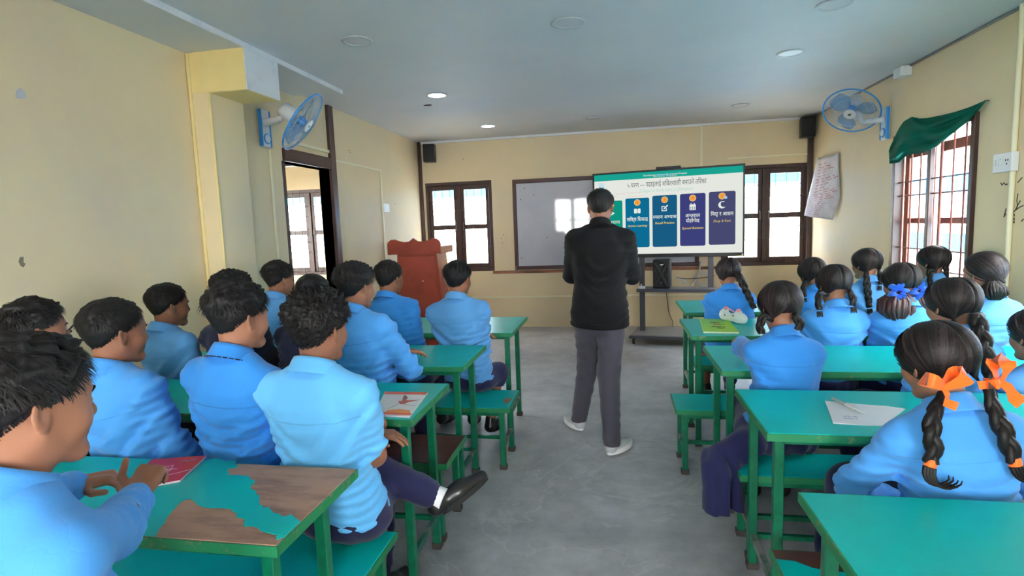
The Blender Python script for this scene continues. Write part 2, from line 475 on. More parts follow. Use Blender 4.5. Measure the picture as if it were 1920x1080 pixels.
# right window: frame, bars inside, casements swung open outside
w4 = empty('window_4', (XR, WR[0], WR[2]), kind='structure')
y0, y1, z0, z1 = WR
fb = MB()
for lo, hi in (((XR - .03, y0, z0), (XR + .05, y0 + .05, z1)), ((XR - .03, y1 - .05, z0), (XR + .05, y1, z1)), ((XR - .03, y0 + .05, z0), (XR + .05, y1 - .05, z0 + .05)), ((XR - .03, y0 + .05, z1 - .06), (XR + .05, y1 - .05, z1))):
    fb.box(lo, hi, .004)
C('frame', fb, DARKW, w4)
C('mullion', MB().box((XR - .01, 5.33, z0 + .05), (XR + .03, 5.38, z1 - .06), .004), DARKW, w4)
for y in (4.86, 5.01, 5.17, 5.49, 5.64, 5.78): C('bar', MB().tube([(XR, y, z0 + .02), (XR, y, z1 - .02)], .0075, 8), REDW, w4)
for z in (1.02, 1.19, 1.79, 1.665): C('bar', MB().tube([(XR + .012, y0 + .02, z), (XR + .012, y1 - .02, z)], .0065, 8), GRILLE, w4)
for a, b, sa, sb_ in ((y0 + .05, 5.325, .022, .03), (5.385, y1 - .05, .022, .075)):
    sb = MB(); X0 = XR + .06
    for lo, hi in (((X0, a, z0 + .04), (X0 + .03, a + sa, z1 - .05)), ((X0, b - sb_, z0 + .04), (X0 + .03, b, z1 - .05)), ((X0, a + sa, z0 + .04), (X0 + .03, b - sb_, z0 + .09)), ((X0, a + sa, z1 - .22), (X0 + .03, b - sb_, z1 - .14)), ((X0, a + sa, 1.41), (X0 + .03, b - sb_, 1.46))):
        sb.box(lo, hi, .003)
    sash = C('sash', sb, REDW, w4)
    MB().box((X0 + .012, a + sa - .004, z0 + .085), (X0 + .016, b - sb_ + .004, 1.415)).build('pane', GLASS, sash)
    MB().box((X0 + .012, a + sa - .004, 1.455), (X0 + .016, b - sb_ + .004, z1 - .215)).build('pane', GLASS, sash)
for q, d in ((W1, 1), (W2, 1), (W3, 1)):
    portal('daylight', ((q[0] + q[1]) / 2, YF + .25, (q[2] + q[3]) / 2), (0, -1, 0), q[1] - q[0], q[3] - q[2])
for q in (WR, WR2):
    portal('daylight', (XR + .25, (q[0] + q[1]) / 2, (q[2] + q[3]) / 2), (-1, 0, 0), q[1] - q[0], q[3] - q[2])
for q in (WB, WB_FILL):
    portal('daylight', ((q[0] + q[1]) / 2, YB - .25, (q[2] + q[3]) / 2), (0, 1, 0), q[1] - q[0], q[3] - q[2])

portal('daylight', (XA - .25, (WA_FILL[0] + WA_FILL[1]) / 2, (WA_FILL[2] + WA_FILL[3]) / 2), (1, 0, 0), WA_FILL[1] - WA_FILL[0], WA_FILL[3] - WA_FILL[2])
window('window_9', Matrix.Translation((XA + .005, WA_FILL[0], WA_FILL[2])) @ Matrix.Rotation(PI / 2, 4, 'Z'), WA_FILL[1] - WA_FILL[0], WA_FILL[3] - WA_FILL[2])

# ---------------------------------------------------------------- outside
OUTW = mat('outside_white_wall', lin(236, 234, 226), .8, .2)
OUTB = mat('outside_blue_paint', lin(16, 118, 190), .7, .2)
OUTY = mat('outside_yellow_paint', lin(240, 222, 150), .8, .2)
OUTG = mat('outside_window_dark', lin(120, 135, 150), .3, .5)
OUTR = mat('outside_red_roof', lin(190, 90, 84), .7, .2)
GROUND = mat('outside_ground', lin(190, 188, 180), .9, .1, vary=(.6, lin(165, 160, 150), .4, .7))
tag(MB().box((-30, -20, -.5), (30, 40, -.3)).build('ground_outside', GROUND), kind='structure')
b = empty('school_building', (0, 13, -.3), 0, 'white school block with blue bands beyond the front windows', 'building')
C('wall', MB().box((-14, 13, -.3), (5.4, 18, 6.5)), OUTW, b)
for z, h, m in ((.0, .55, OUTB), (2.25, .5, OUTB), (.55, .45, OUTY), (4.6, .5, OUTB)):
    C('painted_band', MB().box((-14, 12.95, z), (5.4, 13.0, z + h)), m, b)
for i in range(11):
    x = -13 + i * 1.7
    for z in (1.05, 3.1):
        f = C('window', MB().box((x, 12.94, z), (x + .8, 13.0, z + 1.1)), OUTW, b)
        p = MB().box((x + .07, 12.925, z + .07), (x + .73, 12.94, z + 1.03)).build('pane', OUTG, f)
C('roof', MB().box((-14.4, 12.4, 6.5), (5.6, 18.4, 6.75)), OUTR, b)
b = empty('classroom_block', (8, 5, -.3), 0, 'long white block with two blue bands seen through the right window', 'building')
C('wall', MB().box((8, -8, -.3), (13, 22, 5.5)), OUTW, b)
for z, h in ((.55, .42), (1.95, .42), (4.2, .4)):
    C('painted_band', MB().box((7.95, -8, z), (8.0, 22, z + h)), OUTB, b)
C('roof', MB().box((7.4, -8.4, 5.5), (13.4, 22.4, 5.7)), mat('outside_grey_roof', lin(170, 172, 172), .8, .2), b)
b = tag(MB().box((3.9, -6, .15), (6.6, 10.2, .25)).box((3.95, -5.9, -.3), (4.1, -5.7, .15)).box((6.4, 9.8, -.3), (6.55, 10.0, .15)).box((3.95, 9.8, -.3), (4.1, 10.0, .15)).box((6.4, -5.9, -.3), (6.55, -5.7, .15)).build('bounce_sheet', mat('pale_blue_sheet', lin(140, 170, 196), .6, .3)), 'added blue sheet outside the right wall, bouncing light to the ceiling', 'bounce_sheet')  # unseen sheet added to bounce blue light onto the ceiling
# ---------------------------------------------------------------- desks and benches
TEAL = mat('teal_laminate', lin(0, 180, 176), 0.33, 0.30, vary=(2.2, lin(0, 166, 161), 0.42, 0.72), bump=(3, 0.05, 0.01))
GREEN = mat('green_enamel', lin(0, 106, 74), 0.35, 0.5, vary=(20, lin(0, 88, 62), 0.45, 0.7))
GREENW = mat('green_edge_worn', lin(24, 116, 74), 0.5, 0.4, vary=(28, lin(120, 130, 92), 0.58, 0.72))
DGREEN = mat('worn_foot_rail', lin(40, 92, 76), 0.55, 0.4, vary=(8, lin(140, 140, 132), 0.48, 0.62))
BROWNP = mat('bare_plywood', lin(176, 136, 112), 0.62, 0.3, vary=(7, lin(120, 92, 80), 0.46, 0.70), bump=(40, 0.15, 0.003), scale3=(0.6, 2.2, 1))
BROWNB = mat('brown_bench_board', lin(86, 50, 40), 0.38, 0.5, vary=(6, lin(66, 38, 30), 0.42, 0.7), scale3=(0.4, 3, 1))
RUBBER = mat('worn_rubber', lin(74, 70, 66), 0.8, 0.2)
def furniture(kind, side, xe, xo, yn, yf, z, ln, lf, label, group, top_m=TEAL, slant=0.0):
    """desk or bench: board with painted edge, square steel legs, foot rails. xe = end at the aisle, xo = far end, ln/lf = y of near/far legs"""
    r = empty('school_desk' if kind == 'desk' else 'school_bench', ((xe + xo) / 2, (yn + yf) / 2, 0), 0, label, 'desk' if kind == 'desk' else 'bench', group)
    x0, x1 = min(xe, xo), max(xe, xo)
    cx, cy = r.location.x, r.location.y
    B = lambda mb, lo, hi, bev=.002: mb.box((lo[0] - cx, lo[1] - cy, lo[2]), (hi[0] - cx, hi[1] - cy, hi[2]), bev)
    t = .024
    B(MB(), (x0 + .004, yn + .004, z - t + .004), (x1 - .004, yf - .004, z), .003).build('tabletop' if kind == 'desk' else 'seat', top_m, r)
    e = MB()
    for lo, hi in (((x0, yn, z - t - .006), (x1, yn + .006, z - .002)), ((x0, yf - .006, z - t - .006), (x1, yf, z - .002)), ((x0, yn + .006, z - t - .006), (x0 + .006, yf - .006, z - .002)), ((x1 - .006, yn + .006, z - t - .006), (x1, yf - .006, z - .002))):
        B(e, lo, hi, .001)
    e.build('edging', GREENW, r)
    q = .017
    lx = [x0 + .055, x1 - .055]
    a = MB()
    for y in (ln, lf): B(a, (lx[0], y - .014, z - t - .034), (lx[1], y + .014, z - t - .004))
    for x in lx: B(a, (x - .014, ln, z - t - .034), (x + .014, lf, z - t - .004))
    a.build('apron', GREEN, r)
    for x in lx:
        for y in (ln, lf):
            lg = B(MB(), (x - q, y - q, .028), (x + q, y + q, z - t - .002), .003).build('leg', GREEN, r)
            B(MB(), (x - q - .006, y - q - .006, 0), (x + q + .006, y + q + .006, .03), .004).build('foot_cap', RUBBER, lg)
    zr = .15
    for x in lx: B(MB(), (x - .012, ln + q - .002, zr - .012), (x + .012, lf - q + .002, zr + .016)).build('foot_rail', DGREEN, r)
    ym = lf if kind == 'desk' else (ln + lf) / 2
    B(MB(), (lx[0] + .01, ym - .011, zr - .011), (lx[1] - .01, ym + .011, zr + .011)).build('stretcher', GREEN, r)
    return r
XLW, XRW = -2.70, 2.50
LG, RG = 'desks on the left of the aisle', 'desks on the right of the aisle'
ZT, ZB = 0.77, 0.405
DESKS = {}
DESKS['T1'] = furniture('desk', -1, -.715, XLW, 3.825, 4.53, ZT, 3.90, 4.31, 'front left green desk, first one behind the reddish lectern', LG)
DESKS['T2'] = furniture('desk', -1, -.815, XLW, 2.875, 3.43, ZT, 2.92, 3.245, 'green desk in the second left row with a boy\'s bare hand resting on it', LG)
DESKS['T3'] = furniture('desk', -1, -.80, XLW, 2.04, 2.56, ZT, 2.10, 2.42, 'green desk in the third left row with a bird notebook on its corner', LG)
DESKS['T4'] = furniture('desk', -1, -.815, XLW, 1.15, 1.592, ZT, 1.20, 1.45, 'nearest left desk with torn green laminate over bare brown plywood', LG, BROWNP)
DESKS['R1'] = furniture('desk', 1, .565, XRW, 4.68, 5.40, ZT, 4.80, 5.16, 'green desk at the front right before the single braid girl', RG)
DESKS['R2'] = furniture('desk', 1, .485, XRW, 3.715, 4.385, ZT, 3.80, 4.16, 'green desk at right carrying a lime notebook and white plush case', RG)
DESKS['R3'] = furniture('desk', 1, .515, XRW, 2.85, 3.435, ZT, 2.92, 3.29, 'green desk at right where a girl rests her left forearm', RG)
DESKS['R4'] = furniture('desk', 1, .515, XRW, 2.005, 2.54, ZT, 2.07, 2.435, 'green desk at right with white paper and a pen on it', RG)
DESKS['R5'] = furniture('desk', 1, .485, XRW, .96, 1.573, ZT, 1.03, 1.49, 'nearest empty green desk in the bottom right corner of the photo', RG)
BGL, BGR = 'benches on the left of the aisle', 'benches on the right of the aisle'
furniture('bench', -1, -.65, XLW, 3.275, 3.67, ZB, 3.31, 3.60, 'glossy green bench end with a chipped brown patch, front left row', BGL)
furniture('bench', -1, -.80, XLW, 2.45, 2.82, ZB, 2.485, 2.775, 'brown topped bench behind the second left desk', BGL, BROWNB)
furniture('bench', -1, -.81, XLW, 1.48, 1.86, ZB, 1.52, 1.81, 'green bench under the boy with crossed arms in the third left row', BGL)
furniture('bench', -1, -.80, XLW, .55, .90, ZB, .60, .85, 'bench at the nearest left desk under the boy clasping his hands', BGL)
furniture('bench', 1, .60, XRW, 4.40, 4.71, ZB, 4.44, 4.66, 'bench at the front right under the single braid girl', BGR)
furniture('bench', 1, .345, XRW, 3.32, 3.655, ZB, 3.355, 3.60, 'green bench with an empty glossy end jutting into the aisle at right', BGR)
furniture('bench', 1, .525, XRW, 2.465, 2.74, ZB, 2.50, 2.70, 'green bench under the girl whose navy skirt hangs over its end', BGR)
furniture('bench', 1, .50, XRW, 1.55, 1.905, ZB, 1.59, 1.86, 'bench with half bare brown board behind the paper desk', BGR, BROWNB)

def flat_poly(name, P, z, t, m, parent=None, inv=True):
    mb = MB(); mb.prism([(p[0], p[1]) for p in P], t, Matrix.Translation((0, 0, z)))
    o = mb.build(name, m, parent)
    if parent is not None and inv: o.matrix_parent_inverse = parent.matrix_basis.inverted()
    return o
def jag(P, seed, n=3, amp=.006):
    rng = random.Random(seed); out = []
    for a, b in zip(P, P[1:]):
        for i in range(n):
            f = i / n; out.append((a[0] + (b[0] - a[0]) * f + rng.uniform(-amp, amp), a[1] + (b[1] - a[1]) * f + rng.uniform(-amp, amp)))
    return out + [P[-1]]
px = lambda x, y: tuple(atz(x, y, ZT)[:2])
cr = lambda x, y: px(380 + x / 4.5, 840 + y / 4.5)
_up = jag([cr(30, 78), cr(285, 122), cr(285, 160), cr(205, 185), cr(225, 225), cr(310, 240), cr(400, 245), cr(438, 290), cr(390, 350), cr(450, 385), cr(475, 475), cr(540, 510), cr(650, 565), cr(700, 575), cr(750, 568)], 3)
_lo = jag([cr(640, 768), cr(632, 738), cr(520, 698), cr(345, 655), cr(352, 610), cr(290, 570), cr(235, 520), cr(0, 500), px(362, 937), px(345, 936), px(322, 960), px(300, 990)], 4)
_T4 = DESKS['T4']
_e0, _e1 = -.819, 1.154
_poly = [(XLW + .004, 1.588), (_up[0][0], 1.588)] + _up[1:] + [(_e0, min(1.6, cr(830, 625)[1])), (_e0, cr(710, 757)[1])] + _lo + [(px(285, 1010)[0], _e1), (XLW + .004, _e1)]
flat_poly('laminate', _poly, ZT, .0016, TEAL, _T4)
_R = bpy.data.objects
# remnant of laminate on the half bare bench, bare patch on the front bench
b4 = [o for o in bpy.data.objects if o.get('label', '').startswith('bench with half bare')][0]
pb = lambda x, y: tuple(atz(x, y, ZB)[:2])
flat_poly('laminate', [(.506, pb(1457, 1049)[1]), pb(1457, 1049), pb(1490, 1053), pb(1525, 1066), pb(1590, 1075), (1.6, 1.68), (2.49, 1.72), (2.49, 1.556), (.506, 1.556)], ZB, .0016, TEAL, b4)
b1 = [o for o in bpy.data.objects if o.get('label', '').startswith('glossy green bench end')][0]
cb = lambda x, y: pb(700 + x / 3.6, 560 + y / 3.6)
flat_poly('bare_patch', jag([cb(878, 690), cb(892, 672), cb(935, 672), cb(915, 700), cb(890, 708), cb(878, 690)], 2, 3, .004)[:-1], ZB, .0012, mat('bare_wood_patch', lin(150, 110, 88), .6), b1)

# ---------------------------------------------------------------- books and papers on the desks
PAPER = mat('white_paper', lin(238, 238, 240), .7, .2)
def poly_on(name, P, m, z=ZT, t=.0012, parent=None): return flat_poly(name, P, z, t, m, parent)
def line_on(pts, w, m, name, parent, z, M=None):
    mb = MB(); mb.strip([(p[0], p[1], z) for p in pts], w, (0, 0, 1), .0005)
    o = mb.build(name, m, parent); o.matrix_parent_inverse = parent.matrix_basis.inverted(); return o
def book(name, P, t, cover, label, z=ZT):
    c = np.mean(np.array(P), axis=0)
    z += .0006
    r = empty(name, (c[0], c[1], z), 0, label, 'book')
    sh = [tuple(c + (np.array(p) - c) * .985) for p in P]
    flat_poly('pages', sh, z + .001, t - .002, PAPER, r)
    flat_poly('cover', P, z + t - .0012, .0012, cover, r)
    flat_poly('back_cover', P, z, .0012, cover, r)
    return r
def lerp2(P, u, v):
    """bilinear point of quad P (nearleft, nearright, farright, farleft)"""
    P = [np.array(p) for p in P]
    return tuple((P[0] * (1 - u) + P[1] * u) * (1 - v) + (P[3] * (1 - u) + P[2] * u) * v)
# red notebook under the clasped hands
RED = mat('red_cover', lin(190, 28, 40), .35, .5)
Q = [px(225, 925), px(338, 905), px(387, 859), px(285, 866)]
rb = book('notebook', Q, .009, RED, 'red notebook with white line drawing under the clasped hands')
WL = mat('white_print', lin(240, 235, 235), .6)
for pts in ([(.1, .2), (.5, .25), (.8, .32), (1, .4)], [(.35, .1), (.33, .4), (.42, .62), (.55, .68), (.6, .5), (.5, .2)], [(.2, .5), (.45, .55), (.7, .5)]):
    line_on([lerp2(Q, *p) for p in pts], .002, WL, 'drawing', rb, ZT + .0099)
line_on([lerp2(Q, u, .82 + .03 * math.sin(40 * u)) for u in np.linspace(.62, .9, 20)], .003, mat('blue_print', lin(120, 170, 220), .6), 'title_line', rb, ZT + .0099)
# bird notebook
Q = [px(736, 783), px(768, 783), px(802, 738), px(722, 737)]
Q = [px(700, 781), px(768, 784), px(802, 738), px(722, 737)]
nb = book('notebook', Q, .006, PAPER, 'white notebook with a red bird and orange bands on the desk corner')
ORG = mat('orange_print', lin(214, 92, 58), .5); BIRD = mat('bird_print', lin(176, 86, 66), .6); GRY = mat('grey_print', lin(150, 140, 140), .6); YEL = mat('yellow_print', lin(226, 150, 90), .6)
zz = ZT + .0069
poly_on('band', [lerp2(Q, 0, .88), lerp2(Q, 1, .88), lerp2(Q, 1, 1), lerp2(Q, 0, 1)], ORG, zz, .0004, nb)
poly_on('band', [lerp2(Q, .0, .04), lerp2(Q, 1, .04), lerp2(Q, 1, .12), lerp2(Q, .0, .12)], ORG, zz, .0004, nb)
poly_on('ground_print', [lerp2(Q, .3, .12), lerp2(Q, .95, .12), lerp2(Q, .9, .22), lerp2(Q, .6, .26), lerp2(Q, .3, .2)], YEL, zz, .0004, nb)
poly_on('bird', [lerp2(Q, *p) for p in ((.50, .50), (.56, .44), (.66, .48), (.72, .55), (.98, .66), (.7, .62), (.58, .62), (.50, .57), (.44, .58))], BIRD, zz, .0004, nb)
poly_on('bird_wing', [lerp2(Q, *p) for p in ((.54, .60), (.62, .60), (.64, .72), (.54, .84), (.50, .82), (.52, .7))], mat('wing_print', lin(140, 96, 90), .6), zz + .0004, .0003, nb)
line_on([lerp2(Q, *p) for p in ((.52, .48), (.42, .36), (.30, .26))], .003, GRY, 'branch', nb, zz)
line_on([lerp2(Q, *p) for p in ((.62, .44), (.8, .42), (.95, .42))], .003, GRY, 'branch', nb, zz)
# lime notebook with curly title
Q = [px(1318.5, 625), px(1386, 626), px(1366, 603), px(1312, 600)]
LIME = mat('lime_cover', lin(150, 196, 20), .4, .5)
lb = book('notebook', Q, .012, LIME, 'lime green notebook with dark script beside the white plush')
DK = mat('dark_print', lin(52, 66, 20), .6)
def scribble_word(Q, u0, u1, v, amp, n, m, parent, z, w=.0035, seed=1, name='handwriting'):
    rng = random.Random(seed); pts = []
    for i in range(n):
        u = u0 + (u1 - u0) * i / (n - 1)
        pts.append(lerp2(Q, u + rng.uniform(-.006, .006), v + amp * rng.uniform(-1, 1)))
    return line_on(pts, w, m, name, parent, z)
for (u0, u1, v, a, s) in ((.30, .62, .68, .07, 3), (.52, .72, .56, .03, 5), (.28, .70, .36, .07, 4), (.45, .62, .25, .04, 6)):
    scribble_word(Q, u0, u1, v, a, 26, DK, lb, ZT + .0129, .0045, s, 'title_script')
poly_on('title_badge', [lerp2(Q, .38, .48), lerp2(Q, .58, .48), lerp2(Q, .58, .58), lerp2(Q, .38, .58)], ORG, ZT + .0129, .0004, lb)
# paper and pen
Q = [px(1562, 794), px(1650, 799), px(1697, 768), px(1547, 753)]
Qp = [px(1562, 794), px(1600, 797), px(1655, 799), px(1697, 768), px(1662, 763), px(1630, 761), px(1547, 753)]
pa = tag(flat_poly('paper_sheet', Qp, ZT, .004, PAPER), 'white sheets of paper lying on the desk before the orange bow girl', 'paper')
for k in range(2):
    mb = MB(); rng = random.Random(9 + k); pts = []
    for i in range(16):
        p = lerp2(Q, .22 + .018 * i, .22 + k * .09 + rng.uniform(-.035, .035)); pts.append((p[0], p[1], ZT + .0041))
    mb.strip(pts, .0018, (0, 0, 1), .0004); mb.build('handwriting', mat('ink', lin(90, 90, 150), .6), pa)
p0, p1 = px(1561, 752), px(1621, 779)
pen = empty('pen', ((p0[0] + p1[0]) / 2, (p0[1] + p1[1]) / 2, ZT + .004), 0, 'translucent white ballpoint pen lying across the white paper', 'pen')
v0, v1 = Vector((*p0, ZT + .011)), Vector((*p1, ZT + .011)); dd = v1 - v0
C('barrel', MB().tube([v0 + dd * .0, v0 + dd * .45], .0068, 8), mat('pen_grey', lin(150, 158, 158), .3, .5), pen, 40)
C('cap', MB().tube([v0 + dd * .45, v0 + dd * .93, v0 + dd * 1.0], [.0072, .0062, .003], 8), mat('pen_white', lin(205, 210, 208), .3, .5), pen, 40)
C('clip', MB().tube([v0 + dd * .46 + Vector((0, 0, .008)), v0 + dd * .7 + Vector((0, 0, .008))], .0014, 6), mat('pen_white', None), pen)
# ---------------------------------------------------------------- people
def _skin_extra(m, nt, b, L, mp):
    at = nd(nt, 'ShaderNodeAttribute', attribute_name='lip')
    nz = nd(nt, 'ShaderNodeTexNoise', i_Scale=60.0, i_Detail=3.0); L(mp.outputs[0], nz.inputs['Vector'])
    mx = nd(nt, 'ShaderNodeMix', data_type='RGBA'); c = b.inputs['Base Color'].default_value
    mx.inputs['A'].default_value = c; mx.inputs['B'].default_value = lin(138, 78, 70)
    L(at.outputs['Fac'], mx.inputs['Factor']); L(mx.outputs['Result'], b.inputs['Base Color'])
    b.inputs['Subsurface Weight'].default_value = 0.08; b.inputs['Subsurface Radius'].default_value = (.012, .005, .003)
    bp = nd(nt, 'ShaderNodeBump', i_Strength=0.12, i_Distance=0.002); L(nz.outputs[0], bp.inputs['Height']); L(bp.outputs[0], b.inputs['Normal'])
SKIN = [mat('skin_%s' % n, lin(*c), .48, .35, extra=_skin_extra) for n, c in (('tan', (154, 106, 82)), ('brown', (140, 94, 72)), ('deep', (122, 80, 62)))]
def _hair_extra(m, nt, b, L, mp):
    at = nd(nt, 'ShaderNodeAttribute', attribute_name='tone'); mx = nd(nt, 'ShaderNodeMix', data_type='RGBA'); c = b.inputs['Base Color'].default_value
    mx.inputs['A'].default_value = (c[0] * .6, c[1] * .6, c[2] * .6, 1); mx.inputs['B'].default_value = (c[0] * 2.9, c[1] * 2.8, c[2] * 2.9, 1)
    L(at.outputs['Fac'], mx.inputs['Factor']); L(mx.outputs['Result'], b.inputs['Base Color'])
    nz = nd(nt, 'ShaderNodeTexNoise', i_Scale=140.0, i_Detail=2.0); L(mp.outputs[0], nz.inputs['Vector'])
    bp = nd(nt, 'ShaderNodeBump', i_Strength=0.35, i_Distance=0.002); L(nz.outputs[0], bp.inputs['Height']); L(bp.outputs[0], b.inputs['Normal'])
HAIR = mat('black_hair', lin(22, 20, 21), .55, .28, extra=_hair_extra)
HAIRG = mat('dark_brown_hair', lin(32, 26, 26), .5, .24, extra=_hair_extra)
HAIRB = mat('auburn_hair', lin(82, 44, 44), .4, .5, extra=_hair_extra)
def _cloth_extra(m, nt, b, L, mp):
    # soft creases, weave, and the stitched yoke seam across the back
    n1 = nd(nt, 'ShaderNodeTexNoise', i_Scale=7.0, i_Detail=3.0, i_Distortion=1.2); L(mp.outputs[0], n1.inputs['Vector'])
    d = nd(nt, 'ShaderNodeMath', operation='SUBTRACT'); d.inputs[1].default_value = .5; L(n1.outputs[0], d.inputs[0])
    a = nd(nt, 'ShaderNodeMath', operation='ABSOLUTE'); L(d.outputs[0], a.inputs[0])
    pw = nd(nt, 'ShaderNodeMath', operation='POWER'); pw.inputs[1].default_value = .6; L(a.outputs[0], pw.inputs[0])
    b1 = nd(nt, 'ShaderNodeBump', i_Strength=0.10, i_Distance=0.018); L(pw.outputs[0], b1.inputs['Height'])
    at = nd(nt, 'ShaderNodeAttribute', attribute_name='seam')
    s1 = nd(nt, 'ShaderNodeMath', operation='SUBTRACT'); s1.inputs[1].default_value = .775; L(at.outputs['Fac'], s1.inputs[0])
    s2 = nd(nt, 'ShaderNodeMapRange'); s2.inputs['From Min'].default_value = -.004; s2.inputs['From Max'].default_value = .004
    L(s1.outputs[0], s2.inputs['Value'])
    b2 = nd(nt, 'ShaderNodeBump', i_Strength=0.8, i_Distance=0.003); L(s2.outputs[0], b2.inputs['Height']); L(b1.outputs[0], b2.inputs['Normal'])
    n2 = nd(nt, 'ShaderNodeTexNoise', i_Scale=600.0); L(mp.outputs[0], n2.inputs['Vector'])
    b3 = nd(nt, 'ShaderNodeBump', i_Strength=0.08, i_Distance=0.001); L(n2.outputs[0], b3.inputs['Height']); L(b2.outputs[0], b3.inputs['Normal'])
    L(b3.outputs[0], b.inputs['Normal'])
def cloth(name, rgb, rough=.75, sheen=.15): return mat(name, lin(*rgb), rough, .25, sheen=sheen, extra=_cloth_extra)
SHIRTS = [cloth('sky_blue_shirt', (72, 150, 224)), cloth('pale_blue_shirt', (104, 190, 250)), cloth('mid_blue_shirt', (46, 130, 210)), cloth('dusty_blue_shirt', (88, 152, 212))]
NAVY = cloth('navy_wool', (22, 25, 52), .85); NAVYT = cloth('navy_trouser', (28, 29, 66), .8); NAVYS = cloth('navy_skirt', (27, 29, 72), .8)
BLACKJ = cloth('black_jacket', (9, 9, 12), .85, .0); GREYT = cloth('charcoal_trouser', (64, 62, 72), .85)
BUTTON = mat('pale_button', lin(190, 214, 236), .4, .4)
LEATHER = mat('black_leather', lin(22, 22, 24), .28, .5); SOCK = mat('white_sock', lin(235, 235, 238), .9, .1)

def rotz(a): c, s = math.cos(a), math.sin(a); return np.array([[c, -s, 0], [s, c, 0], [0, 0, 1.]])
def rotx(a): c, s = math.cos(a), math.sin(a); return np.array([[1, 0, 0], [0, c, -s], [0, s, c.real]])
def roty(a): c, s = math.cos(a), math.sin(a); return np.array([[c, 0, s], [0, 1, 0], [-s, 0, c]])
D2R = PI / 180

# --- head: origin between the ears, y towards the face
def head_prims(fem=False):
    j = .92 if fem else 1.0
    P = [ellip((0, -.014, .036), (.0745, .094, .080)), ellip((0, .028, -.018), (.062 * j, .062, .078), k=.03),
         ellip((0, .02, .03), (.068, .072, .062), k=.03)]
    for s in (-1, 1):
        P += [rcone((s * .050 * j, .000, -.045), (s * .016, .070, -.090), .020, .018, .03), ellip((s * .037, .058, -.028), (.026, .026, .026), k=.03),
              rcone((s * .014, .088, .022), (s * .042, .072, .026), .010, .008, .016)]
    P += [ellip((0, .076, -.092), (.022, .018, .016), k=.02), rcone((0, .084, .016), (0, .104, -.022), .008, .0115, .014),
          ellip((0, .098, -.026), (.017, .011, .009), k=.008), ellip((0, .084, -.055), (.024, .014, .016), k=.012)]
    for s in (-1, 1): P.append(ellip((s * .032, .096, .004), (.017, .014, .011), k=.012, sub=True))
    for s in (-1, 1):
        P.append(ellip((s * .032, .079, .004), (.0150, .0115, .0115), k=.004))
        R = rotz(-s * 25 * D2R) @ rotx(-8 * D2R)
        P.append(ellip((s * .078, -.010, -.004), (.0065, .019, .031), R, k=.006))
        P.append(ellip((s * .086, -.008, .000), (.007, .010, .017), R, k=.005, sub=True))
    P += [ellip((0, .087, -.051), (.021, .010, .0055), k=.004), ellip((0, .086, -.061), (.018, .010, .006), k=.004)]
    r = .046 if fem else .053
    P += [rcone((0, -.018, -.035), (0, -.016, -.122), r, r - .003, .03)]
    return P
HEADS = {}
for _f in (False, True):
    V, F = sdf_arrays(head_prims(_f), .0042)
    lip = np.exp(-((V[:, 0] / .021) ** 4)) * np.exp(-(((V[:, 2] + .056) / .0105) ** 4)) * (V[:, 1] > .085)
    HEADS[_f] = (V, F, lip.astype(np.float32))
def eval_sdf(prims, Q):
    d = None
    for f, a, b, k, sub in prims:
        e = f(Q[:, 0], Q[:, 1], Q[:, 2])
        if d is None: d = e; continue
        if sub: h = np.clip(.5 - .5 * (d + e) / k, 0, 1); d = d * (1 - h) - e * h + k * h * (1 - h)
        else: h = np.clip(.5 + .5 * (d - e) / k, 0, 1); d = d * (1 - h) + e * h - k * h * (1 - h)
    return d
HC = np.array([0, -.014, .030])
_HP = [p for i, p in enumerate(head_prims(False)) if i < 9] + head_prims(False)[-1:]
def scalp(dirs):
    """distance from the skull centre to the skin along unit directions"""
    t = np.full(len(dirs), .20)
    for _ in range(14): t -= eval_sdf(_HP, HC + dirs * t[:, None])
    return t
def hline(phi, pts):
    a = np.abs((phi + PI) % (2 * PI) - PI) / D2R
    return np.interp(a, [p[0] for p in pts], [p[1] for p in pts]) * D2R
def sph(phi, th): return np.stack([np.sin(th) * np.sin(phi), np.sin(th) * np.cos(phi), np.cos(th)], -1)
BOYLINE = [(0, 50), (35, 54), (55, 66), (70, 88), (80, 110), (90, 108), (100, 112), (116, 127), (135, 140), (180, 146)]
GIRLLINE = [(0, 50), (40, 58), (58, 72), (70, 86), (80, 85), (100, 85), (112, 98), (125, 122), (150, 134), (180, 132)]
def vnoise(q, s):
    """cheap smooth noise on points"""
    r = np.random.RandomState(s); o = 0
    for f, a in ((1, 1), (2.1, .5), (4.3, .25)):
        k = r.normal(size=(3, 3)) * f; o = o + a * np.sin(q @ k[0] + r.rand() * 6 + 1.3 * np.sin(q @ k[1] + r.rand() * 6)) * np.cos(q @ k[2] + r.rand() * 6)
    return o
def ribbons(P, Wd, w, taper=True):
    """P (n,k,3) paths, Wd (n,k,3) width directions -> arrays"""
    n, k, _ = P.shape
    s = np.linspace(0, 1, k); ww = w * (1 - .85 * s ** 2) if taper else w * np.sin(PI * (s * .9 + .08)) ** .5
    ww = np.asarray(ww) if np.ndim(w) == 0 else w[:, None] * ((1 - .85 * s ** 2) if taper else np.sin(PI * (s * .9 + .08)) ** .5)[None]
    ww = np.broadcast_to(ww, (n, k))[..., None]
    A, B = P - Wd * ww, P + Wd * ww
    V = np.stack([A, B], 2).reshape(-1, 3)
    base = (np.arange(n) * k * 2)[:, None] + (np.arange(k - 1) * 2)[None]
    F = np.stack([base, base + 1, base + 3, base + 2], -1).reshape(-1, 4)
    return V, F
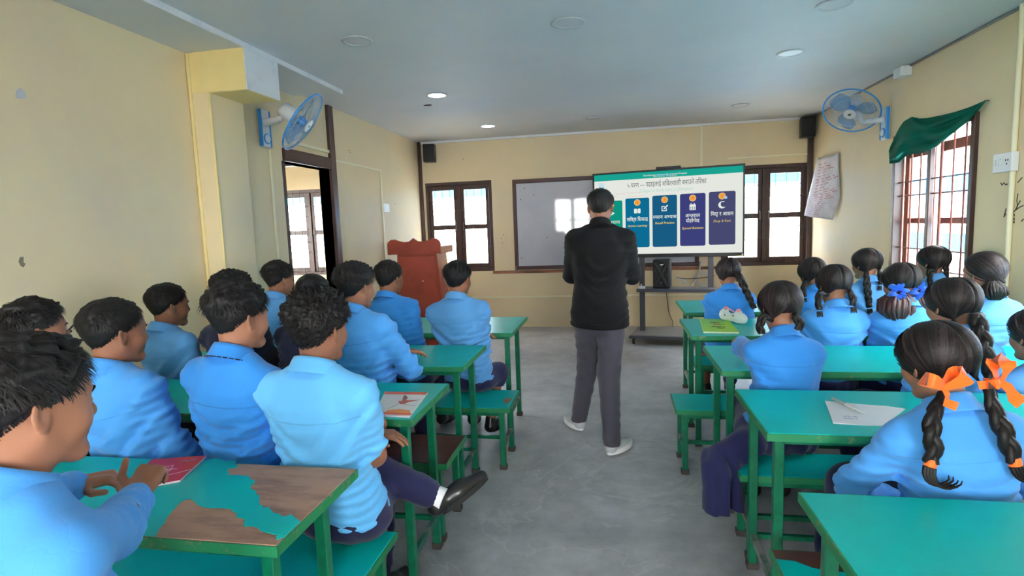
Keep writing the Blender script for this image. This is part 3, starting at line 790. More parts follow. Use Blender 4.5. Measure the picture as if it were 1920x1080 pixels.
def cap_mesh(line, thick, nphi=96, nth=34):
    """thick(phi, v, dirs) -> hair thickness; closed to a crown point, border tucked into the skin"""
    phi = np.linspace(-PI, PI, nphi, endpoint=False)
    v = np.linspace(0.02, 1, nth) ** .9
    PH, VV = np.meshgrid(phi, v, indexing='ij')
    TH = VV * hline(PH, line)
    d = sph(PH, TH).reshape(-1, 3)
    t = scalp(d) + thick(PH.ravel(), VV.ravel(), d)
    V = HC + d * t[:, None]
    I = np.arange(nphi * nth).reshape(nphi, nth); J = np.roll(I, -1, 0)
    F = np.stack([I[:, :-1], I[:, 1:], J[:, 1:], J[:, :-1]], -1).reshape(-1, 4)
    top = np.concatenate([V, V[I[:, 0]].mean(0)[None]])
    T = np.stack([np.full(nphi, len(V)), I[:, 0], J[:, 0]], -1)
    return top, F, T
def toned(me, n0, n, k, rs):
    a = me.attributes.new('tone', 'FLOAT', 'POINT')
    a.data.foreach_set('value', np.concatenate([np.full(n0, .12), np.repeat(rs.rand(n) ** 2.2, k)]).astype(np.float32))
    return me
def boy_hair(seed, top=.026, side=.007, lift=.35, length=.036, curl=0.0, lumps=.25, n=3000, crown=(165, 24), width=.0017):
    rs = np.random.RandomState(seed)
    def prof(phi, v, d):
        up = np.clip((d[:, 2] + .25) / .75, 0, 1); up = up * up * (3 - 2 * up)
        T = side + (top - side) * up
        edge = np.clip((1 - v) / .11, 0, 1); edge = edge * (2 - edge)
        front = np.clip((d[:, 1] - .3) * 1.5, 0, 1) * .4
        return T * np.maximum(edge, front * (v < .985)), up
    def thick(phi, v, d):
        T, up = prof(phi, v, d)
        return T * (.80 + lumps * vnoise(d * (7 + 9 * curl), seed)) - .0025 * (v > .93)
    V0, F0, T0 = cap_mesh(BOYLINE, thick)
    phi = rs.uniform(-PI, PI, n); v = np.sqrt(rs.uniform(.0004, 1.0, n)) * .99
    th = v * hline(phi, BOYLINE); d = sph(phi, th)
    T, up = prof(phi, v, d)
    root = HC + d * (scalp(d) + T * .45)[:, None]
    cr = sph(np.array([crown[0] * D2R]), np.array([crown[1] * D2R]))[0]
    flow = d - cr; flow -= d * (flow * d).sum(1)[:, None]; flow /= np.linalg.norm(flow, axis=1)[:, None] + 1e-6
    fwd = np.array([0, 1, 0.]) - d * d[:, 1:2]
    flow = flow + fwd * (.35 * up[:, None]) + rs.normal(size=(n, 3)) * .28
    flow -= d * (flow * d).sum(1)[:, None]; flow /= np.linalg.norm(flow, axis=1)[:, None] + 1e-6
    L = (.008 + (length - .008) * up) * rs.uniform(.6, 1.25, n)
    k = 5; s = np.linspace(0, 1, k)
    lf = lift * (.35 + .65 * up)
    P = root[:, None] + flow[:, None] * (L[:, None] * s[None])[..., None] + d[:, None] * ((lf * L)[:, None] * (s - .75 * s ** 2)[None])[..., None]
    if curl:
        side_v = np.cross(flow, d); ph = rs.uniform(0, 6.28, n)
        c = np.sin(s[None] * 5.5 + ph[:, None]) * curl * .012 * s[None]; c2 = np.cos(s[None] * 5.5 + ph[:, None]) * curl * .008 * s[None]
        P = P + side_v[:, None] * c[..., None] + d[:, None] * c2[..., None]
    Wd = np.cross(flow, d)[:, None].repeat(k, 1)
    V1, F1 = ribbons(P, Wd, width * (1 + curl))
    return toned(np_mesh('hair', np.concatenate([V0, V1]), [np.concatenate([F0, F1 + len(V0)]), T0]), len(V0), n, 2 * k, rs)
def girl_hair(seed, thickn=.015, ties=((-.058, -.075, -.062), (.058, -.075, -.062)), n=1100, part=True, straight_part=0.0):
    rs = np.random.RandomState(seed)
    def thick(phi, v, d):
        edge = np.clip((1 - v) / .10, 0, 1) ** .5
        x = d[:, 0] - straight_part * np.clip(d[:, 2], 0, 1)
        g = 1 - 1.25 * np.exp(-(x / .030) ** 2) if part else 1.0
        back = np.clip(-d[:, 1], 0, 1)
        return (thickn * (.85 + .3 * back) * edge * g) - .002 * (v > .95)
    V0, F0, T0 = cap_mesh(GIRLLINE, thick, 128, 34)
    paths, wds = [], []
    ties = [np.array(t) for t in ties]
    k = 12; s = np.linspace(0, 1, k)
    for i in range(n):
        sd = rs.choice([-1, 1]) if part else rs.choice([-1, 1])
        tie = ties[0] if (len(ties) == 1 or sd < 0) else ties[1]
        a = rs.uniform(-1.0, 1.85)                                   # root along the parting, from forehead over the crown to the nape
        if rs.rand() < .25 or not part:
            ph = sd * rs.uniform(.1, 1.25); th = hline(np.array([ph]), GIRLLINE)[0] * rs.uniform(.80, .97); d0 = sph(np.array([ph]), np.array([th]))[0]
            if not part and rs.rand() < .4: ph = rs.uniform(-PI, PI); d0 = sph(np.array([ph]), np.array([rs.uniform(.1, 1)]))[0]
        else:
            d0 = np.array([sd * rs.uniform(.03, .10) + straight_part * max(math.cos(a), 0), -math.sin(a), math.cos(a)]); d0 /= np.linalg.norm(d0)
        d1 = (tie - HC) / np.linalg.norm(tie - HC)
        om = math.acos(np.clip(d0 @ d1, -1, 1)) + 1e-4
        dd = (np.sin((1 - s) * om)[:, None] * d0 + np.sin(s * om)[:, None] * d1) / math.sin(om)
        dd += vnoise(dd * 3, i) [:, None] * .015 * np.array([1, 0, .3]); dd /= np.linalg.norm(dd, axis=1)[:, None]
        r = scalp(dd) + thickn * rs.uniform(.80, 1.36) * (1 - .5 * np.abs(s - .5) ** 2 * 2)
        p = HC + dd * r[:, None]
        p = p * (1 - s[:, None] ** 8) + tie * s[:, None] ** 8
        t = np.gradient(p, axis=0); w = np.cross(t, dd); w /= np.linalg.norm(w, axis=1)[:, None] + 1e-9
        paths.append(p); wds.append(w)
    V1, F1 = ribbons(np.array(paths), np.array(wds), .0022, False)
    return toned(np_mesh('hair', np.concatenate([V0, V1]), [np.concatenate([F0, F1 + len(V0)]), T0]), len(V0), n, 2 * k, rs)

# --- hands: wrist at the origin, fingers along y, palm facing down (-z), thumb towards -x for a right hand
def hand_arrays(curl=.5, spread=1.0, thumb=0.0):
    P = [ellip((0, .048, -.002), (.040, .050, .0135), k=.01), rcone((-.016, .02, 0), (-.024, .085, 0), .015, .0115, .012), rcone((.016, .02, -.001), (.026, .078, -.001), .014, .0105, .012),
         rcone((0, -.13, .004), (0, .006, .001), .029, .0225, .015)]
    for i, (x, y, L, r) in enumerate(((-.029, .088, .068, .0086), (-.0095, .092, .076, .0088), (.0095, .089, .071, .0085), (.0275, .080, .055, .0075))):
        a = -.10 - curl * .55; p = np.array([x, y - .012, 0.]); sx = (i - 1.5) * .06 * spread
        for f, seg in enumerate((.45, .31, .24)):
            q = p + L * seg * np.array([sx, math.cos(a), math.sin(a)])
            P.append(rcone(p, q, r * (1 - .1 * f), r * (.93 - .1 * f), .0045)); p = q; a -= curl * (.95 if f == 0 else .7)
    b = np.array([-.030, .022, -.006]); m = b + np.array([-.028, .030, -.010 + thumb * .03]); e = m + np.array([-.006 + .012 * curl, .028, -.006 + thumb * .035])
    P += [rcone(b, m, .0125, .0100, .008), rcone(m, e, .0098, .0080, .004)]
    return sdf_arrays(P, .0032)
HANDS = {'rest': hand_arrays(.35), 'fist': hand_arrays(1.35, .3, 1.0), 'curl': hand_arrays(.8, .6)}

def unit(v): v = np.asarray(v, float); return v / (np.linalg.norm(v) + 1e-12)
def ik(S, T, l1, l2, hint):
    S, T = np.asarray(S, float), np.asarray(T, float); d = T - S; L = np.linalg.norm(d)
    if L > (l1 + l2) * .995: T = S + d / L * (l1 + l2) * .995; d = T - S; L = np.linalg.norm(d)
    a = (l1 * l1 - l2 * l2 + L * L) / (2 * L); h = math.sqrt(max(l1 * l1 - a * a, 0))
    u = d / L; n = np.asarray(hint, float); n = n - u * (n @ u); n = unit(n)
    return S + u * a + n * h, T
def torso_prim(P0, u, r, f, L, ts, wx, wy, bulge, t0, t1, grow=0.0, k=.03, n=2.5, lat=0.0):
    ts, wx, wy = np.array(ts), np.array(wx) + grow, np.array(wy) + grow
    def fn(X, Y, Z):
        px, py, pz = X - P0[0], Y - P0[1], Z - P0[2]
        t = (px * u[0] + py * u[1] + pz * u[2]) / L
        x = px * r[0] + py * r[1] + pz * r[2]; y = px * f[0] + py * f[1] + pz * f[2]
        tc = np.clip(t, t0, t1)
        y = y + bulge * np.sin(PI * np.clip(tc, 0, 1)); x = x - lat * np.sin(PI * np.clip(tc, 0, 1))
        a, b = np.interp(tc, ts, wx), np.interp(tc, ts, wy)
        m = (np.abs(x / a) ** n + np.abs(y / b) ** n) ** (1 / n)
        d = (m - 1) * np.minimum(a, b) * .95
        c = np.maximum(t - t1, t0 - t) * L
        return np.where(c > 0, np.maximum(d, 0) * 0 + np.sqrt(np.maximum(d, 0) ** 2 + c ** 2) * 1.0 + np.minimum(np.maximum(d, c), 0), np.maximum(d, c))
    corners = [P0 + u * L * t + r * sx + f * sy for t in (t0, t1) for sx in (-.26, .26) for sy in (-.22, .22)]
    return (fn, np.min(corners, 0), np.max(corners, 0), k, False)
TS = [-.30, -.18, -.08, 0, .15, .35, .55, .72, .84, .92, 1.0]
WXB = [.150, .160, .168, .168, .158, .146, .152, .165, .160, .118, .060]
WYB = [.115, .118, .120, .120, .112, .102, .108, .114, .104, .080, .056]
WXG = [.160, .168, .172, .170, .152, .136, .140, .150, .146, .108, .055]
WYG = [.118, .120, .122, .120, .108, .098, .106, .110, .098, .074, .052]
def seg_shoe():
    P = [rcone((0, -.055, .040), (0, .06, .032), .038, .036, .03), rcone((0, .05, .03), (0, .155, .022), .038, .026, .03), rcone((0, -.045, .05), (0, -.04, .095), .036, .036, .02)]
    def post(D, ax):
        z = ax[2][None, None, :]; return np.maximum(D, .002 - z + 0 * D)
    V, F = sdf_arrays(P, .008, post); return V, F
_SV, _SF = seg_shoe()
SHOE = np_mesh('shoe', _SV, _SF); SHOE.materials.append(LEATHER); SHOE.polygons.foreach_set('use_smooth', np.ones(len(SHOE.polygons), bool))
_sb = MB().prism([(.0 + .046 * math.cos(a) * (1 if math.sin(a) < 0 else .9), (.06 + .115 * math.sin(a))) for a in np.linspace(0, 2 * PI, 22, endpoint=False)], .022)
SOLE = bpy.data.meshes.new('sole'); bmesh.ops.recalc_face_normals(_sb.bm, faces=_sb.bm.faces); _sb.bm.to_mesh(SOLE); SOLE.materials.append(mat('black_rubber', lin(16, 16, 17), .6))
EYE = bpy.data.meshes.new('eye'); _e = bmesh.new(); bmesh.ops.create_uvsphere(_e, u_segments=12, v_segments=8, radius=.0124, matrix=Matrix.Rotation(-PI / 2, 4, 'X')); _e.to_mesh(EYE); _e.free()
EYE.materials.append(mat('eye_white', lin(225, 220, 214), .25, .5)); EYE.materials.append(mat('iris', lin(34, 20, 14), .15, .6))
for p in EYE.polygons: p.material_index = 1 if p.center.y > .0102 else 0
EYE.polygons.foreach_set('use_smooth', np.ones(len(EYE.polygons), bool))
_b = MB()
def _brow_y(x, z):
    ys = np.linspace(.02, .13, 300); d = eval_sdf(_HP, np.stack([np.full(300, x), ys, np.full(300, z)], 1)); return float(ys[d < 0].max()) if (d < 0).any() else .08
_b.tube([(x - .032, _brow_y(x, z) + .0008, z) for x, z in ((.013, .0225), (.020, .0255), (.030, .0275), (.040, .0265), (.049, .0225))], [.0022, .0036, .0036, .0028, .0012], 6)
BROW = bpy.data.meshes.new('eyebrow'); _b.bm.to_mesh(BROW); BROW.materials.append(HAIR)
def mat4(R, t): return Matrix(((*R[0], t[0]), (*R[1], t[1]), (*R[2], t[2]), (0, 0, 0, 1)))
def child(name, me, parent, M, smooth=True):
    o = mesh_obj(name, me, None, parent, smooth); o.matrix_local = M; return o
def person(label, group, head, seat, hy=0, hp=4, hr=0, ty=None, fem=False, hair=None, hair_m=HAIR, shirt=None, skin=0, build=1.0, bulge=.02, lat=0.0,
           hands=None, elbows=(None, None), hstyle=('rest', 'rest'), hand_dirs=(None, None), legs=None, skirt=False, hres=.0085, stand=False, shirt_t0=-.02, bare=(1.0, 1.0),
           shirt_name='shirt', trousers=None, shoes=True, wr=1.0, seed=0, zb=ZB, extra_skirt=(), sleeve=1.0, collar=True, hem_z=None, strap=False, tw=1.0, torso_w=1.0):
    """head = ear centre (world); seat = (x, y) of the pelvis"""
    if fem: build *= .94
    E = np.asarray(head, float); hy, hp, hr = hy * D2R, hp * D2R, hr * D2R
    Rh = rotz(-hy) @ roty(hr) @ rotx(-hp)
    ty = hy * .45 if ty is None else ty * D2R
    N = E + Rh @ np.array([0, -.026, -.070]) + np.array([0, -.014, -.058])
    P0 = np.array([seat[0], seat[1] + (0 if stand else .022), (zb + .10) if not stand else seat[2]])
    L = np.linalg.norm(N - P0); u = (N - P0) / L
    r = rotz(-ty) @ np.array([1, 0, 0.]); r = unit(r - u * (r @ u)); f = np.cross(u, r)
    wx = np.array(WXG if fem else WXB) * build * torso_w; wy = np.array(WYG if fem else WYB) * build
    O = np.array([P0[0], P0[1], 0.0])
    root_parts = []
    sw = (.138 if fem else .160) * build
    back = lambda t: -f * bulge * math.sin(PI * t)
    Sh = {s: P0 + u * L * (.835 if fem else .85) + back(.87) + r * (s * sw) for s in (-1, 1)}
    l1, l2 = .27 * build * (.95 if fem else 1), .245 * build * (.95 if fem else 1)
    arms = {}
    for i, s in enumerate((-1, 1)):
        T = hands[i] if hands is not None and hands[i] is not None else (P0 + f * .165 + r * s * .075 + np.array([0, 0, .06]))
        T = np.array(T, float)
        hint = elbows[i] if elbows[i] is not None else r * s * .12 - u * .5 - f * .6
        if elbows[i] is not None: hint = np.asarray(elbows[i], float) - (Sh[s] + T) / 2
        El, T = ik(Sh[s], T, l1, l2, hint); arms[s] = (Sh[s], El, T)
    # --- skin: core, arms, legs, then head and hands joined into the same mesh
    core = [torso_prim(P0, u, r, f, L, TS, wx, wy, bulge, -.08, .97, -.022, lat=lat)]
    for s in (-1, 1):
        S, El, T = arms[s]
        core += [rcone(S, El, .040 * build, .032 * build, .02), rcone(El, T, .033 * build, .024 * build, .02)]
    hip = {s: P0 + r * s * .088 + f * .01 - u * .0 for s in (-1, 1)}
    if stand: hip = {s: P0 + r * s * .09 for s in (-1, 1)}
    lg = {}
    for i, s in enumerate((-1, 1)):
        if legs is not None and legs[i] is not None: kn, an = [np.asarray(q, float) for q in legs[i][:2]]
        else:
            fl = rotz(-ty * .25) @ np.array([0, 1, 0.]); rl = rotz(-ty * .25) @ np.array([1, 0, 0.])
            kn = np.array([P0[0], P0[1], zb + .085]) + rl * s * .100 + fl * .41
            an = kn * [1, 1, 0] + np.array([0, 0, .105]) - fl * .03
        h = hip[s].copy()
        if not stand: h[2] = zb + .085
        lg[s] = (h, kn, an)
        core += [rcone(h, kn, .055, .044, .03), rcone(kn, an, .044, .032, .03)]
    parts = [sdf_arrays(core, .016)]
    for i, s in enumerate((-1, 1)):
        if bare[i] < 1:
            S, El, T = arms[s]
            parts.append(sdf_arrays([rcone(S + (El - S) * .35, El, .045, .036, .03), rcone(El, El + (T - El) * .4, .038, .038, .03), rcone(El + (T - El) * .3, T, .038, .025, .03)], .006))
        HV, HF = HANDS[hstyle[i]]
        S, El, T = arms[s]
        ya = unit(hand_dirs[i]) if hand_dirs[i] is not None else unit(unit(T - El) + np.array([-s * .25, .25, -.15]))
        zz = np.array([0, 0, 1.]) if abs(ya[2]) < .9 else np.array([0, -1., 0])
        xa = unit(np.cross(ya, zz)); za = np.cross(xa, ya)
        hv = HV.copy(); hf = HF
        if s < 0: hv[:, 0] *= -1; hf = HF[:, ::-1]
        hv = hv * (.95 if fem else 1.0) * (.97 if not stand else 1)
        parts.append(((hv @ np.stack([xa, ya, za])) + T, hf))
    hv, hf, lip = HEADS[fem]
    hs = .97 if fem else 1.0
    parts.append((hv * hs @ Rh.T + E, hf))
    V, F = join_arrays(parts)
    me = np_mesh('person', V - O, F)
    at = me.attributes.new('lip', 'FLOAT', 'POINT'); a = np.zeros(len(V), np.float32); a[-len(lip):] = lip; at.data.foreach_set('value', a)
    root = mesh_obj('person', me, SKIN[skin], None, True); root.location = O
    tag(root, label, 'person', group)
    MH = mat4(Rh * hs, E - O)
    for s in (-1, 1):
        child('eye', EYE, root, MH @ Matrix.Translation((s * .032, .0795, .004)))
        child('eyebrow', BROW, root, MH @ Matrix.Translation((s * .032, 0, 0)) @ Matrix.Diagonal((s, 1, 1, 1)))
    if hair is not None:
        h = child('hair', hair, root, MH)
        if not hair.materials: hair.materials.append(hair_m)
    # --- shirt
    sp = [torso_prim(P0, u, r, f, L, TS, wx, wy, bulge, shirt_t0, .985, .006, .03, lat=lat)]
    for s in (-1, 1):
        S, El, T = arms[s]; i = 0 if s < 0 else 1
        nk = P0 + u * L * .965 + back(.95) + r * s * .035
        sp += [rcone(nk, S + u * .004, (.044 if fem else .050) * build, (.048 if fem else .054) * build, .045), rcone(S, S + (El - S) * min(1, bare[i] * 1.0), (.055 if fem else .062) * build * sleeve, (.050 if fem else .054) * build * sleeve, .035)]
        if bare[i] >= 1: sp.append(rcone(El, El + (T - El) * .9, .053 * build * sleeve, .038 * build * sleeve, .025))
    rs = np.random.RandomState(seed + 11)
    K = [rs.normal(size=3) for _ in range(8)]; ph = rs.uniform(0, 6.28, 8)
    def wrinkle(D, ax):
        X, Y, Z = (ax[0] - P0[0])[:, None, None], (ax[1] - P0[1])[None, :, None], (ax[2] - P0[2])[None, None, :]
        near = np.abs(D) < .03
        t = ((X * u[0] + Y * u[1] + Z * u[2]) / L)
        x = X * r[0] + Y * r[1] + Z * r[2]
        # diagonal pulls from the armpits and slack above the waist
        w = 0
        for i, (lam, am) in enumerate(((.115, .0062), (.066, .0056), (.038, .0034))):
            sgn = np.tanh(x * 14)
            q = (t * L * (1.0 if i != 1 else .75) - sgn * x * (.9 - .5 * i)) / lam
            wob = 1.2 * np.sin(9 * x + 5 * t + ph[i]) + .9 * np.sin(K[i][0] * 9 * X + K[i][1] * 9 * Y + K[i][2] * 9 * Z + ph[i + 3])
            sn = np.sin(6.283 * q + wob)
            w = w + am * (sn + .35 * np.sin(12.566 * q + 2 * wob)) * (.5 + .5 * np.sin(K[i + 3][0] * 8 * X + K[i + 3][1] * 8 * Y + K[i + 3][2] * 7 * Z + ph[i]))
        mask = np.clip((.86 - t) / .22, 0, 1) + np.clip((np.abs(x) - .15) / .06, 0, 1)
        return D + wr * w * np.clip(mask, .12, 1)
    V, F = sdf_arrays(sp, hres, wrinkle)
    tt = ((V - P0) @ u) / L; bk = ((V - P0) @ f) < 0.0; xx = np.abs((V - P0) @ r)
    me = np_mesh(shirt_name, V - O, F)
    at = me.attributes.new('seam', 'FLOAT', 'POINT'); at.data.foreach_set('value', np.where(bk & (xx < .19 * build), tt, 0).astype(np.float32) if shirt_name == 'shirt' else np.zeros(len(V), np.float32))
    so = mesh_obj(shirt_name, me, shirt or SHIRTS[0], root, True)
    if shirt_name == 'shirt' and not fem:
        vx, vy = (V - P0) @ r, (V - P0) @ f
        for tb in (.86, .74, .62, .50):
            m_ = (np.abs(vx) < .016) & (np.abs(tt - tb) < .02) & (vy > 0)
            if not m_.any(): continue
            p = V[m_][np.argmax(vy[m_])] + f * .001 - O
            MB().lathe([(.0005, 0), (.0055, 0), (.0055, .002), (.0005, .002)], 10, mat4(np.stack([r, u, -np.cross(u, r)], 1) if False else np.stack([r, np.cross(f, r), f], 1), p)).build('button', BUTTON, so)
    # --- collar: a stand and a fold around the neck, open at the throat
    if collar:
        cu = unit(unit(E - N + np.array([0, .03, 0])) + u * .6); cr_ = unit(r - cu * (r @ cu)); cf = np.cross(cu, cr_)
        cc = N + back(.98) * .5 + cu * -.012 + cf * .004
        A = np.linspace(.42, 2 * PI - .42, 40) + PI / 2
        prof = [(-.008, -.006, .010), (.0, .030, .0), (.002, .040, -.002), (.006, .041, -.002), (.010, .030, .0), (.019, .000, .005), (.021, -.004, .006), (.017, -.004, .006)]
        rx, ry = (.056 if fem else .061) * build, (.058 if fem else .064) * build
        ring = []
        for (dr, dz, dy) in prof:
            drop = np.sin(A) * 0 - .012 * np.clip(np.cos(A - PI / 2), -1, 1)   # higher at the nape
            ring.append(cc + np.outer((rx + dr) * np.cos(A), cr_) + np.outer((ry + dr) * np.sin(A) - dy, cf) + np.outer(dz * 1.12 + drop, cu))
        Vc = np.array(ring); m, n2 = Vc.shape[:2]; I = np.arange(m * n2).reshape(m, n2)
        Fc = np.stack([I[:-1, :-1], I[1:, :-1], I[1:, 1:], I[:-1, 1:]], -1).reshape(-1, 4)
        mc = np_mesh('collar', Vc.reshape(-1, 3) - O, Fc)
        co = mesh_obj('collar', mc, shirt or SHIRTS[0], so, True)
        md = co.modifiers.new('Solidify', 'SOLIDIFY'); md.thickness = .002; md.offset = 0
        if strap:
            sb = MB()
            for a0 in np.arange(PI + .35, 2 * PI - .3, .24):
                sb.tube([Vector(cc + cr_ * (rx + .0235) * math.cos(a) + cf * ((ry + .0235) * math.sin(a) - .006) + cu * (-.003 - .012 * math.cos(a - PI / 2)) - O) for a in (a0, a0 + .06, a0 + .12, a0 + .17)], .0024, 6)
            sb.build('tie_strap', NAVY, so, 60)
    # --- trousers or skirt, shoes
    def sit(D, X, Y, Z):
        """flatten the cloth where it rests on the bench"""
        if stand: return D
        on = (np.abs(Y - P0[1]) < .21) & (X > (.535 if len(extra_skirt) else -9)) & (Z < zb + .06)
        return np.where(on, np.maximum(D, zb + .007 - Z), D)
    if skirt:
        tp = [ellip(P0 - [0, 0, .02], (.172, .135, .085), np.stack([r, f, np.array([0, 0, 1.])]), .05)]
        for s in (-1, 1):
            h, kn, an = lg[s]; hem = kn + np.array([s * .03, -.03, -.22])
            tp += [rcone(h, kn, .098, .085, .06), rcone(kn, hem, .085, .10, .06)]
        md_ = (lg[-1][1] + lg[1][1]) / 2
        tp += [rcone((lg[-1][0] + lg[1][0]) / 2, md_, .08, .07, .06), rcone(md_ + [0, 0, -.01], md_ + np.array([0, -.03, -.22]), .07, .09, .06)] + list(extra_skirt)
        def post(D, ax):
            X, Y, Z = ax[0][:, None, None], ax[1][None, :, None], ax[2][None, None, :]
            d = np.clip((kz - Z) / .2, 0, 1)
            return sit(D + d * (.010 * np.sin(X * 95 + 1.5 * np.sin(Y * 30) + 8 * Z) + .006 * np.sin(X * 40 + Y * 60)), X, Y, Z) if hem_z is None else np.maximum(sit(D + d * (.012 * np.sin(X * 85 + 1.5 * np.sin(Y * 30) + 8 * Z) + .006 * np.sin(X * 40 + Y * 60)), X, Y, Z), hem_z - Z)
        kz = lg[1][1][2] + .05
        V, F = sdf_arrays(tp, .011, post)
        mesh_obj('skirt', np_mesh('skirt', V - O, F), trousers or NAVYS, root, True)
    else:
        if stand:
            tp = [ellip(P0 - [0, 0, .02], (.170, .125, .13), np.stack([r, f, np.array([0, 0, 1.])]), .05)]
            ra, rb, rc = .098, .078, .062
        else:
            tp = [ellip(P0 - [0, 0, .022], (.170 * build, .135, .088), np.stack([r, f, np.array([0, 0, 1.])]), .05)]
            ra, rb, rc = .088, .068, .058
        for s in (-1, 1):
            h, kn, an = lg[s]
            e = an + unit(kn - an) * .05
            if stand: rc = .056
            tp += [rcone(h, kn, ra, rb, .045), rcone(kn, an + unit(kn - an) * (.02 if not stand else -.03), rb, rc * tw, .03)]
        def post(D, ax):
            X, Y, Z = ax[0][:, None, None], ax[1][None, :, None], ax[2][None, None, :]
            return sit(D + .0035 * np.sin(Z * 70 + 3 * np.sin(X * 25 + Y * 18 + seed)) * (.5 + .5 * np.sin(X * 17 + Z * 11 + Y * 23 + seed)), X, Y, Z) if not stand else np.maximum(D + .0035 * np.sin(Z * 70 + 3 * np.sin(X * 25 + Y * 18 + seed)) * (.5 + .5 * np.sin(X * 17 + Z * 11 + Y * 23 + seed)), .075 - Z)
        V, F = sdf_arrays(tp, .010 if (stand or hres < .008) else .013, post)
        mesh_obj('trousers', np_mesh('trousers', V - O, F), trousers or NAVYT, root, True)
    if shoes:
        for i, s in enumerate((-1, 1)):
            h, kn, an = lg[s]
            if legs is not None and legs[i] is not None and len(legs[i]) > 2: RS = np.asarray(legs[i][2], float)
            else: RS = rotz(-ty - s * .12)
            sh = child('shoe', SHOE, root, mat4(RS, (an - RS @ np.array([0, -.04, .085])) - O))
            child('sole', SOLE, sh, Matrix.Identity(4), False)
    return dict(root=root, O=O, E=E, Rh=Rh * hs, arms=arms, P0=P0, u=u, L=L, r=r, f=f, N=N, lg=lg, MH=MH, shirt=so)
def H(xl, xr, ytop, Y, dz=.135):
    p = aty((xl + xr) / 2, ytop, Y); return (p[0], p[1], p[2] - dz)
BH = {'messy': boy_hair(1, .030, .007, .55, .045, 0, .28, 3600), 'curly': boy_hair(2, .034, .012, .6, .040, 1.0, .5, 4200, (170, 20), .0020),
      'neat': boy_hair(3, .021, .007, .45, .034, 0, .2, 4600), 'spiky': boy_hair(4, .028, .006, .8, .042, 0, .35, 3000), 'crop': boy_hair(5, .014, .006, .3, .020, 0, .12, 3600)}
GB, GG = 'boys seated on the left benches', 'girls seated on the right benches'
# ---------------------------------------------------------------- boys on the left
A3 = np.array
# nearest left: clasped hands on the red notebook
person('boy in light blue shirt at far left foreground clasping his hands on a red notebook', GB, H(-55, 112, 628, .80), (-1.10, .74), hy=16, hp=6, ty=10, hair=BH['messy'], shirt=SHIRTS[0], skin=0,
       hands=(atz(196, 893, ZT + .045), atz(300, 892, ZT + .055)), elbows=(A3([-1.35, 1.0, .85]), atz(262, 990, ZT + .05)), hstyle=('curl', 'fist'), hand_dirs=(A3([.75, .45, .05]), A3([-.15, .6, .35])), hres=.0075, seed=1)
person('boy in navy sweater at the left wall, second face from the left edge', GB, H(-10, 128, 560, 1.87), (-2.26, 1.83), hy=24, hair=BH['spiky'], shirt=NAVY, shirt_name='sweater', skin=1, seed=2)
person('boy in light blue shirt with neat hair, third head from the left edge', GB, H(143, 272, 558, 1.73), (-1.72, 1.80), hy=20, hair=BH['neat'], shirt=SHIRTS[0], skin=1, hres=.0075, seed=3)
person('boy in deeper blue shirt with tall messy hair, middle of the third left bench', GB, H(375, 508, 528, 1.78), (-1.37, 1.83), hy=18, hair=BH['messy'], shirt=SHIRTS[2], skin=0, hres=.0075, seed=4, build=.95, strap=True)
def _foot(y, z):
    y = unit(y); z = np.array(z, float); z = unit(z - y * (z @ y)); return np.stack([np.cross(y, z), y, z], 1)
_e6 = aty(722, 885, 1.74)
L6 = person('curly haired boy in pale blue shirt with rolled sleeve and crossed legs beside the aisle', GB, H(527, 657, 546, 1.73), (-1.0, 1.79), hy=10, hair=BH['curly'], shirt=SHIRTS[1], skin=1, hres=.0075, seed=5,
       hands=(A3([-.93, 1.95, .74]), A3([-1.02, 1.96, .78])), elbows=(A3([-1.25, 1.8, .75]), _e6), hand_dirs=(A3([.9, .1, 0]), A3([-.9, .1, 0])), bare=(1.0, .72), shirt_t0=-.01,
       legs=((A3([-.98, 2.02, .57]), aty(812, 928, 2.02), _foot([.66, .42, .42], [-.45, -.1, .85])), (A3([-.965, 2.06, .47]), A3([-.96, 1.97, .10]))))
person('boy at the left wall in the second row, blue shirt, thick black hair', GB, H(267, 355, 530, 2.71), (-2.43, 2.76), hy=26, hair=BH['neat'], shirt=SHIRTS[3], skin=1, seed=6, build=.95)
person('boy in navy sweater in the second left row, mostly hidden behind messy hair', GB, H(391, 475, 506, 2.71), (-1.97, 2.76), hy=12, hair=BH['messy'], shirt=NAVY, shirt_name='sweater', skin=1, seed=7, build=.94)
person('boy in navy sweater leaning low, close cropped hair, behind the curly haired boy', GB, H(551, 617, 511, 2.84), (-1.63, 2.62), hy=8, hp=14, hair=BH['crop'], build=.86, shirt=NAVY, shirt_name='sweater', skin=2, seed=8)
person('boy in light blue shirt resting his bare right hand on the second left desk', GB, H(622, 704, 491, 2.71), (-1.26, 2.715), hy=16, hair=BH['messy'], shirt=SHIRTS[0], skin=0, seed=9,
       hands=(None, atz(760, 660, ZT + .065)), elbows=(None, atz(735, 672, ZT + .17)), hand_dirs=(None, A3([.6, .75, -.1])), hres=.008)
person('boy in blue shirt seen from behind, third from the aisle in the front left row', GB, H(490, 550, 490, 3.61), (-2.31, 3.62), hy=24, hair=BH['spiky'], shirt=SHIRTS[3], skin=1, seed=10)
person('boy in blue shirt seated directly in front of the reddish lectern', GB, H(700, 755, 487, 3.61), (-1.44, 3.62), hy=16, hair=BH['neat'], shirt=SHIRTS[2], skin=1, seed=11, strap=True)
_k = aty(928, 722, 3.60)
